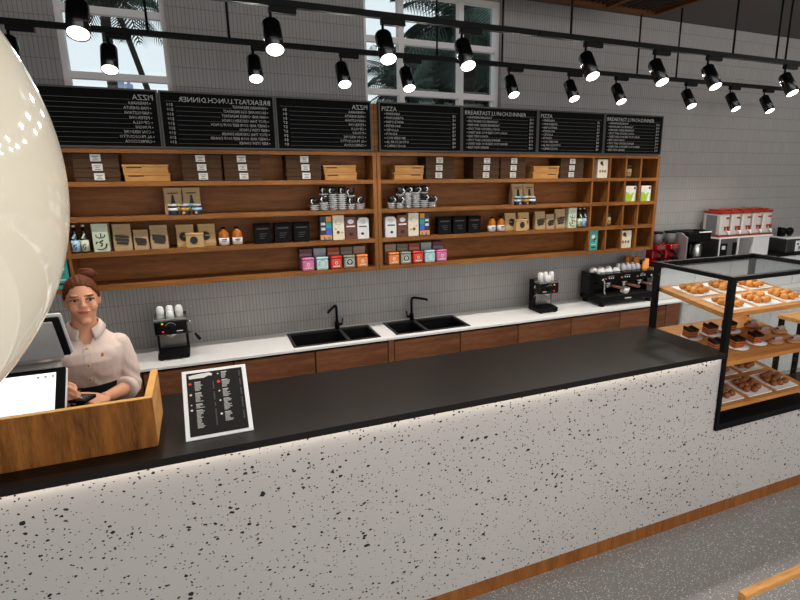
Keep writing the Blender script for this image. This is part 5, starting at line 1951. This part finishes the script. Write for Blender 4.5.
# ------------------------------------------------------------------ the woman behind the counter
M_SKIN = mat('skin', (208, 148, 116), 0.5, 0.0, 0.05, 30, spec=0.3)
M_LIP = mat('lip', (176, 84, 76), 0.4)
M_BROW = mat('brow', (92, 60, 42), 0.8)
M_HAIR = mat('auburn_hair', (86, 44, 22), 0.6, 0.0, 0.35, 60, stretch=(1, 6, 1), bump=0.6, spec=0.12)
M_SHIRT = mat('pink_cotton', (206, 186, 176), 0.85, 0.0, 0.04, 200, spec=0.1)
M_SKIRT = mat('black_skirt', (16, 15, 16), 0.9, 0.0, 0.1, spec=0.1)
M_EYEW = mat('eye_white', (176, 164, 156), 0.4)
M_IRIS = mat('iris_dark', (46, 34, 28), 0.2)
M_BUTTON = mat('tan_button', (196, 160, 96), 0.4)

def fuse(mb, voxel, smooth=4):
    """melt overlapping solids into one continuous skin"""
    bmesh.ops.recalc_face_normals(mb.bm, faces=list(mb.bm.faces))
    me = bpy.data.meshes.new('tmp')
    mb.bm.to_mesh(me)
    mb.bm.free()
    o = bpy.data.objects.new('tmp', me)
    COL.objects.link(o)
    r = o.modifiers.new('r', 'REMESH')
    r.mode = 'VOXEL'
    r.voxel_size = voxel
    s = o.modifiers.new('s', 'SMOOTH')
    s.iterations = smooth
    s.factor = 0.5
    out = bpy.data.meshes.new_from_object(o.evaluated_get(bpy.context.evaluated_depsgraph_get()))
    bpy.data.objects.remove(o)
    n = MB()
    n.bm.from_mesh(out)
    bpy.data.meshes.remove(out)
    for f in n.bm.faces:
        f.smooth = True
    return n
def loft(f, rings, seg=28):
    """rings of (z, rx, ry, cx, cy)"""
    prev = None
    n0 = len(f.bm.faces)
    for z, rx, ry, cx, cy in rings:
        ring = [f.bm.verts.new((cx + rx * math.cos(2 * PI * k / seg), cy + ry * math.sin(2 * PI * k / seg), z)) for k in range(seg)]
        if prev:
            for k in range(seg):
                f.bm.faces.new([prev[k], prev[(k + 1) % seg], ring[(k + 1) % seg], ring[k]])
        else:
            f.bm.faces.new(list(reversed(ring)))
        prev = ring
    f.bm.faces.new(prev)
    f._tag(n0, None, True)
def limb(f, pts, rs, seg=14):
    P = []
    R = []
    pts = [Vector(p) for p in pts]
    for i in range(len(pts) - 1):
        for k in range(6):
            u = k / 6
            P.append(pts[i].lerp(pts[i + 1], u))
            R.append(rs[i] + (rs[i + 1] - rs[i]) * u)
    P.append(pts[-1]); R.append(rs[-1])
    f.tube(P, R, seg)
    for p, r in zip(pts, rs):
        f.sph(p, r * 0.995, seg=14, rings=8)

woman = thing('person', 'woman in pale pink shirt and black skirt, hair in a bun, behind the till', 'person', (-0.53, 0.80, 0.0), math.radians(10.7))
HX = 0.010
SH_L, EL_L, WR_L = Vector((0.132, 0.002, 1.258)), Vector((0.144, -0.045, 1.060)), Vector((0.052, -0.205, 1.088))
SH_R, EL_R, WR_R = Vector((-0.138, 0.002, 1.258)), Vector((-0.182, -0.055, 1.075)), Vector((-0.140, -0.200, 1.140))
TORSO = [(0.84, 0.160, 0.112, 0, 0.01), (0.92, 0.158, 0.110, 0, 0.01), (1.00, 0.130, 0.092, 0, 0), (1.07, 0.110, 0.080, 0, -0.002), (1.13, 0.116, 0.088, 0, -0.006), (1.19, 0.126, 0.100, 0, -0.012),
         (1.225, 0.130, 0.104, 0, -0.012), (1.265, 0.138, 0.092, 0, -0.004), (1.285, 0.128, 0.078, 0, 0.004), (1.315, 0.092, 0.062, 0, 0.006), (1.345, 0.070, 0.053, 0.003, 0.006)]
f = MB()
loft(f, TORSO)
loft(f, [(1.325, 0.060, 0.054, 0.003, 0.006), (1.36, 0.049, 0.049, 0.004, 0.0), (1.40, 0.047, 0.049, 0.006, -0.008), (1.45, 0.050, 0.055, HX, -0.010)])
# legs and shoes
for s in (-1, 1):
    limb(f, [(s * 0.082, 0.01, 0.86), (s * 0.085, 0.0, 0.47), (s * 0.088, 0.025, 0.30), (s * 0.088, 0.03, 0.085)], [0.082, 0.055, 0.052, 0.036])
    f.sph((s * 0.090, -0.03, 0.040), 0.045, (0.95, 2.5, 0.88))
# arms
limb(f, [SH_L, EL_L, WR_L], [0.042, 0.036, 0.025])
limb(f, [SH_R, EL_R, WR_R], [0.042, 0.036, 0.025])
# head
H = Vector((HX, 0, 0))
f.sph(H + Vector((0, -0.002, 1.497)), 1, (0.0615, 0.088, 0.092), 32, 20)
f.sph(H + Vector((0, -0.036, 1.442)), 1, (0.0445, 0.056, 0.054), 24, 16)
f.sph(H + Vector((0, -0.073, 1.402)), 1, (0.024, 0.022, 0.018), 16, 10)
for s in (-1, 1):
    f.sph(H + Vector((s * 0.031, -0.058, 1.464)), 1, (0.024, 0.028, 0.028), 16, 10)
    f.sph(H + Vector((s * 0.064, 0.006, 1.482)), 1, (0.008, 0.017, 0.029), 12, 10)
    f.sph(H + Vector((s * 0.010, -0.096, 1.472)), 1, (0.008, 0.009, 0.007), 10, 8)
    f.sph(H + Vector((s * 0.027, -0.080, 1.516)), 1, (0.020, 0.010, 0.007), 12, 8)
f.tube([H + Vector((0, -0.084, 1.510)), H + Vector((0, -0.097, 1.488)), H + Vector((0, -0.106, 1.474))], [0.007, 0.008, 0.010], 10)
f.sph(H + Vector((0, -0.104, 1.474)), 0.0105, seg=12, rings=8)
f.sph(H + Vector((0, -0.090, 1.4495)), 1, (0.024, 0.009, 0.0045), 14, 8)
f.sph(H + Vector((0, -0.089, 1.4415)), 1, (0.018, 0.009, 0.0055), 14, 8)
# hands: palm, four unequal curled fingers, thumb
def hand(f, wrist, palm, across, fwd, up, curl):
    """across = towards the little finger side, fwd = fingers, up = back of the hand"""
    wrist, palm = Vector(wrist), Vector(palm)
    a, w, u = Vector(across).normalized(), Vector(fwd).normalized(), Vector(up).normalized()
    M = Matrix((a.to_4d() * 0, a.to_4d() * 0, a.to_4d() * 0, (0, 0, 0, 1)))
    M = Matrix(((a.x, w.x, u.x, palm.x), (a.y, w.y, u.y, palm.y), (a.z, w.z, u.z, palm.z), (0, 0, 0, 1)))
    f.sph((0, 0, 0), 1, (0.039, 0.046, 0.016), 18, 12, M=M)
    f.tube([wrist, wrist.lerp(palm, 0.6)], [0.024, 0.024], 12)
    for k, (o, L) in enumerate(((-0.028, 0.066), (-0.009, 0.074), (0.010, 0.069), (0.028, 0.054))):
        p = M @ Vector((o, 0.032, 0.0))
        d = w.copy()
        pts = [p]
        ang = 0
        for s, seg_ in enumerate((0.45, 0.32, 0.23)):
            ang += curl * (0.55, 1.0, 0.8)[s]
            d = w * math.cos(ang) - u * math.sin(ang)
            p = p + d * L * seg_
            pts.append(p)
        f.tube([M @ Vector((o * 0.8, 0.0, 0.0))] + pts, [0.0095, 0.0092, 0.0085, 0.008, 0.0065], 10)
        f.sph(pts[-1], 0.0066, seg=8, rings=6)
    p0 = M @ Vector((-0.026, -0.018, -0.004))
    p1 = M @ Vector((-0.050, 0.010, -0.012))
    p2 = M @ Vector((-0.048, 0.038, -0.022))
    f.tube([p0, p1, p2, p2 + (w * 0.6 - u * 0.5 + a * 0.4).normalized() * 0.02], [0.013, 0.0105, 0.0095, 0.007], 10)
PL = Vector((0.012, -0.252, 1.098))
PR = Vector((-0.122, -0.244, 1.158))
hand(f, WR_L, PL, (0.55, -0.75, -0.2), (-0.80, -0.58, 0.10), (0.0, 0.25, -1.0), 0.55)
hand(f, WR_R, PR, (-0.6, -0.3, -0.75), (0.45, -0.88, 0.12), (-0.55, 0.0, 0.8), 0.75)
body = fuse(f, 0.0042, 5)
mi = {m: body._mi(m) for m in (M_SKIN, M_LIP, M_BROW, M_BLACK)}
def inside(c, o, r):
    return ((c.x - o[0]) / r[0]) ** 2 + ((c.y - o[1]) / r[1]) ** 2 + ((c.z - o[2]) / r[2]) ** 2 < 1
for q in body.bm.faces:
    c = q.calc_center_median()
    q.material_index = mi[M_SKIN]
    if inside(c, (HX, -0.095, 1.4455), (0.0245, 0.022, 0.0062)):
        q.material_index = mi[M_LIP]
    elif any(inside(c, (HX + s * 0.030, -0.086, 1.5165 - 0.0), (0.0195, 0.03, 0.0038)) for s in (-1, 1)):
        q.material_index = mi[M_BROW]
    elif c.z < 0.075:
        q.material_index = mi[M_BLACK]
part('body', body, None, woman)
for s in (-1, 1):
    f = MB()
    e = H + Vector((s * 0.0285, -0.0790, 1.4985))
    f.sph(e, 1, (0.0140, 0.0118, 0.0058), 16, 10, m=M_EYEW)
    f.sph(e + Vector((0.001, -0.0080, -0.0005)), 1, (0.0068, 0.0052, 0.0056), 12, 8, m=M_IRIS)
    f.tube([e + Vector((0.0155 * math.cos(t_), -0.0085 - 0.003 * math.sin(t_), 0.0052 * math.sin(t_) + 0.001)) for t_ in [PI * k / 8 for k in range(9)]], 0.0028, 6, m=M_BROW)
    part('eye', f, None, woman, 'dark eye')
# shirt: torso and sleeves a little proud of the body, open at the neck
f = MB()
g = 0.011
loft(f, [(z, rx + g + (0.008 if z < 1.16 else 0), ry + g + (0.006 if z < 1.16 else 0), cx, cy) for z, rx, ry, cx, cy in TORSO if z > 1.05][:-1] + [(1.348, 0.066, 0.058, 0.003, 0.006)])
f.sph((0.060, -0.058, 1.232), 1, (0.058, 0.050, 0.055), 18, 12)
f.sph((-0.060, -0.058, 1.232), 1, (0.058, 0.050, 0.055), 18, 12)
d = (WR_L - EL_L)
limb(f, [SH_L + Vector((-0.012, 0, 0.0)), SH_L.lerp(EL_L, 0.5) + Vector((0.006, 0, 0)), EL_L, EL_L + d * 0.20], [0.053, 0.050, 0.047, 0.045])
d2 = (WR_R - EL_R)
limb(f, [SH_R + Vector((0.012, 0, 0.0)), SH_R.lerp(EL_R, 0.5) + Vector((-0.006, 0, 0)), EL_R, EL_R + d2 * 0.20], [0.053, 0.050, 0.047, 0.045])
shirt = fuse(f, 0.005, 4)
shirt._mi(M_SHIRT)
kill = [q for q in shirt.bm.faces if (lambda c: (c.z > 1.338 and abs(c.x - 0.003) < 0.062 and abs(c.y) < 0.062) or (c.y < -0.02 and c.z > 1.298 and abs(c.x - 0.004) < 0.012 + (c.z - 1.298) * 0.62))(q.calc_center_median())]
bmesh.ops.delete(shirt.bm, geom=kill, context='FACES')
rnd = random.Random(4)
for v in shirt.bm.verts:       # soft creases
    c = v.co
    w_ = 0.0022 * math.sin(c.z * 95 + c.x * 60 + math.sin(c.x * 40) * 2) * math.exp(-((c.z - 1.12) / 0.06) ** 2) + 0.0016 * math.sin((c.x + c.z) * 130) * math.exp(-((c.z - 1.07) / 0.05) ** 2)
    v.co = c + v.normal * w_
so = part('shirt', shirt, M_SHIRT, woman, 'pale pink cotton shirt')
# collar
f = MB()
rows = []
n = 40
for k in range(n + 1):
    a = math.radians(22) + (2 * PI - 2 * math.radians(22)) * k / n
    dx, dy = math.sin(a), -math.cos(a)
    fr = max(0.0, math.cos(a)) ** 2                       # 1 at the front
    zb = 1.374 - 0.030 * max(0, math.cos(a)) + 0.006
    rows.append([(0.003 + dx * 0.058, 0.002 + dy * 0.056, zb - 0.020), (0.003 + dx * 0.055, 0.002 + dy * 0.054, zb + 0.010),
                 (0.003 + dx * 0.062, 0.002 + dy * 0.060, zb + 0.008), (0.003 + dx * (0.082 + 0.004 * fr), 0.002 + dy * (0.074 + 0.014 * fr), zb - 0.022 - 0.020 * fr)])
V = [[f.bm.verts.new(p) for p in r] for r in rows]
for A, B in zip(V, V[1:]):
    for k in range(3):
        f.bm.faces.new([A[k], B[k], B[k + 1], A[k + 1]])
bmesh.ops.recalc_face_normals(f.bm, faces=list(f.bm.faces))
bmesh.ops.solidify(f.bm, geom=list(f.bm.faces), thickness=0.0025)
for q in f.bm.faces:
    q.smooth = True
part('collar', f, M_SHIRT, so)
for (E0, D) in ((EL_L, d), (EL_R, d2)):
    f = MB()
    u = D.normalized()
    base = E0 + D * 0.14
    f.tube([base + u * k for k in (0, 0.004, 0.012, 0.030, 0.040, 0.043)], [0.046, 0.0535, 0.0555, 0.0545, 0.051, 0.040], 20)
    part('rolled_cuff', f, M_SHIRT, so)
# front edge, buttons, small chest emblem: laid on the shirt's own surface
def on_front(x, z):
    best = None
    for v in so.data.vertices:
        if v.co.y < -0.03 and abs(v.co.x - x) < 0.006 and abs(v.co.z - z) < 0.006:
            if best is None or v.co.y < best:
                best = v.co.y
    return best if best is not None else -0.11
f = MB()
zs = [1.09 + 0.0125 * k for k in range(17)]
L_, R_ = [], []
for z in zs:
    x = -0.006 + (z - 1.09) * 0.03
    L_.append(f.bm.verts.new((x - 0.013, on_front(x - 0.013, z) - 0.0018, z)))
    R_.append(f.bm.verts.new((x + 0.013, on_front(x + 0.013, z) - 0.0018, z)))
for k in range(len(zs) - 1):
    f.bm.faces.new([L_[k], R_[k], R_[k + 1], L_[k + 1]])
bmesh.ops.recalc_face_normals(f.bm, faces=list(f.bm.faces))
bmesh.ops.solidify(f.bm, geom=list(f.bm.faces), thickness=0.0018)
part('placket', f, M_SHIRT, so)
for z in (1.283, 1.217, 1.15):
    x = -0.006 + (z - 1.09) * 0.03
    f = MB()
    f.lathe([(0.0062, 0), (0.0062, 0.002), (0, 0.0022)], 12, M=Matrix.Translation((x, on_front(x, z) - 0.002, z)) @ Matrix.Rotation(PI / 2, 4, 'X'))
    part('button', f, M_BUTTON, so)
f = MB()
yy = on_front(0.052, 1.250) - 0.0012
f.prism([(0.046, 1.241), (0.050, 1.241), (0.052, 1.247), (0.056, 1.242), (0.058, 1.246), (0.055, 1.252), (0.057, 1.258), (0.051, 1.261), (0.048, 1.254)], yy, yy + 0.004)
part('chest_emblem', f, mat('emblem_orange', (206, 112, 60), 0.6), so)
# skirt
f = MB()
loft(f, [(0.52, 0.200, 0.150, 0, 0.01), (0.70, 0.190, 0.140, 0, 0.01), (0.86, 0.178, 0.128, 0, 0.01), (0.94, 0.172, 0.124, 0, 0.008), (1.00, 0.150, 0.112, 0, 0.002), (1.06, 0.139, 0.110, 0, -0.002), (1.112, 0.139, 0.111, 0, -0.004)], 36)
part('skirt', f, M_SKIRT, woman, 'black high-waisted skirt')
# hair
f = MB()
f.sph(H + Vector((0, 0.004, 1.503)), 1, (0.0695, 0.093, 0.094), 64, 48)
kill = []
for q in f.bm.faces:
    c = q.calc_center_median() - H
    side = abs(c.x) / 0.0695
    line = 1.570 - 0.040 * side ** 2 - 0.50 * max(0.0, c.y + 0.085) if c.y < 0.015 else 1.47 - (c.y - 0.015) * 1.6
    if c.z < line:
        kill.append(q)
bmesh.ops.delete(f.bm, geom=kill, context='FACES')
bmesh.ops.recalc_face_normals(f.bm, faces=list(f.bm.faces))
bmesh.ops.solidify(f.bm, geom=list(f.bm.faces), thickness=0.007)
for v in f.bm.verts:
    c = v.co - H
    a = math.atan2(c.x, c.z - 1.48)
    v.co = v.co + (v.co - (H + Vector((0, 0.004, 1.50)))).normalized() * 0.0013 * math.sin(a * 34 + c.y * 30)
for q in f.bm.faces:
    q.smooth = True
ho = part('hair', f, M_HAIR, woman, 'auburn hair combed back')
f = MB()
f.sph((0.038, 0.040, 1.592), 1, (0.040, 0.034, 0.026), 20, 14)
pts = []
for k in range(33):
    a = 4 * PI * k / 32
    r = 0.030 - 0.016 * k / 32
    pts.append((0.038 + r * 1.15 * math.cos(a), 0.040 + r * math.sin(a), 1.586 + 0.028 * k / 32))
f.tube(pts, [0.011] * 28 + [0.010, 0.009, 0.008, 0.006, 0.004], 10)
part('bun', fuse(f, 0.003, 2), M_HAIR, ho)
# things in her hands
t = thing('card_reader', 'black card reader held flat in the hand of the woman', 'card reader', woman.matrix_basis @ Vector((-0.064, -0.286, 1.134)), math.radians(10.7 + 52))
f = MB()
f.rbox(-0.036, 0.036, -0.062, 0.062, -0.007, 0.008, 0.004, 2)
part('body', f, M_BLACK, t)
f = MB()
f.box(-0.026, 0.026, 0.006, 0.050, 0.0082, 0.0092)
part('display', f, M_DARKSTEEL, t)
f = MB()
for r_ in range(4):
    for c_ in range(3):
        f.box(-0.022 + c_ * 0.016, -0.010 + c_ * 0.016, -0.050 + r_ * 0.012, -0.042 + r_ * 0.012, 0.0082, 0.0096)
part('keypad', f, mat('keypad_grey', (70, 70, 72), 0.5), t)
p0, p1 = woman.matrix_basis @ Vector((-0.110, -0.262, 1.186)), woman.matrix_basis @ Vector((-0.045, -0.285, 1.162))
t = thing('pen', 'black pen in the fingers of the woman, beside the screen edge', 'pen', p0)
f = MB()
dv = Vector(p1) - Vector(p0)
f.cyl((0, 0, 0), dv * 0.93, 0.0042, seg=10)
part('barrel', f, M_BLACK, t)
f = MB()
f.cyl(dv * 0.93, dv, 0.004, 0.001, seg=10)
part('tip', f, M_STEEL, t)
f = MB()
f.box(-0.035, 0.035, -0.055, 0.055, 0.0, 0.001)
o = solid('receipt', f, M_LABEL, 'white paper slip lying on the counter beside the till', 'paper', (-0.46, 0.42, CTZ + 0.0005), 0.3)
palm(-0.82, 5.5, 4.28, (0.06, 0.1), 24, 1.0, M_OLIVE, 'thick upright palm in the narrow window with drooping olive fronds', 1, 0.055, 0.34)
palm(-0.12, 9.2, 4.80, (-0.89, 0.0), 20, 1.0, M_FROND, 'thin leaning palm in the narrow window, right of the thick trunk', 2, 0.05, 0.32)
palm(0.75, 9.8, 3.75, (-0.15, 0.0), 26, 0.75, M_FROND, 'low palm with spiky fronds entering the narrow window from its right side', 3, 0.05, 0.30, 0.0)
palm(3.55, 5.2, 3.95, (0.0, 0.0), 34, 1.25, M_FROND, 'tall palm in the middle of the wide window', 4, 0.09, 0.5)
palm(4.20, 9.4, 3.70, (-0.05, 0.0), 30, 1.4, M_FROND, 'lower grey-green palm with arching fronds at the foot of the wide window', 5, 0.09, 0.5)
palm(2.9, 11.8, 6.8, (0.0, 0.0), 12, 1.2, M_FROND, 'palm whose frond tips hang into the top left of the wide window', 6, 0.07, 0.4)
ml = mat('dark_leaf', (20, 30, 20), 0.7, 0.0, 0.4, 5)
def leafy(x, y, r0, zc, zr, n, ls, seed, cap):
    t = thing('leafy_tree', cap, 'tree', (x, y, 0), 0, 'dense trees outside the wide window')
    f = MB()
    f.tube([(0, 0, 0), (0.05, 0, zc * 0.5), (0, 0.05, zc)], [0.09, 0.07, 0.05], 10)
    part('trunk', f, M_TRUNK, t)
    f = MB()
    rnd = random.Random(seed)
    for k in range(n):
        a, e, r = rnd.uniform(0, 2 * PI), rnd.uniform(-1, 1), rnd.uniform(0.5, 1.0)
        c = Vector((r0 * r * math.cos(a) * math.sqrt(1 - e * e), r0 * r * math.sin(a) * math.sqrt(1 - e * e), zc + zr * r * e))
        d = Vector((rnd.uniform(-1, 1), rnd.uniform(-1, 1), rnd.uniform(-1, 0.4))).normalized()
        s = d.orthogonal().normalized()
        L = rnd.uniform(0.8, 1.4) * ls
        f.bm.faces.new([f.bm.verts.new(c + v) for v in (-d * L * 0.5, s * L * 0.24, d * L * 0.5, -s * L * 0.24)])
    part('foliage', f, ml, t)
leafy(4.85, 7.3, 0.90, 3.55, 1.9, 9000, 0.17, 9, 'dense dark green tree filling the right pane of the wide window')
leafy(6.3, 12.2, 1.7, 4.1, 1.7, 9000, 0.26, 10, 'dark tree behind the palms in the middle pane of the wide window')
# distant pale buildings, and the pavement outside
f = MB()
f.box(-200, 300, WY + 0.2, 640, -0.3, -0.15)
struct('ground_outside', f, mat('pavement', (150, 148, 144), 0.9))
for k, (x, w_, h_) in enumerate(((-61.5, 4.5, 76.0), (-56.0, 5.0, 84.0), (-49.5, 6.0, 78.0))):
    f = MB()
    f.box(-w_ / 2, w_ / 2, -4, 4, 0, h_)
    f.box(-w_ * 0.2, w_ * 0.2, -2, 2, h_, h_ + 2.5)
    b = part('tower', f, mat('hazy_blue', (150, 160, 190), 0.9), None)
    b.name = 'distant_building'
    b.location = (x, 600, -0.15)
    props(b, '%s of three hazy blue buildings far off in the narrow window' % ('leftmost', 'middle', 'rightmost')[k], 'building', None)
bpy.context.view_layer.update()
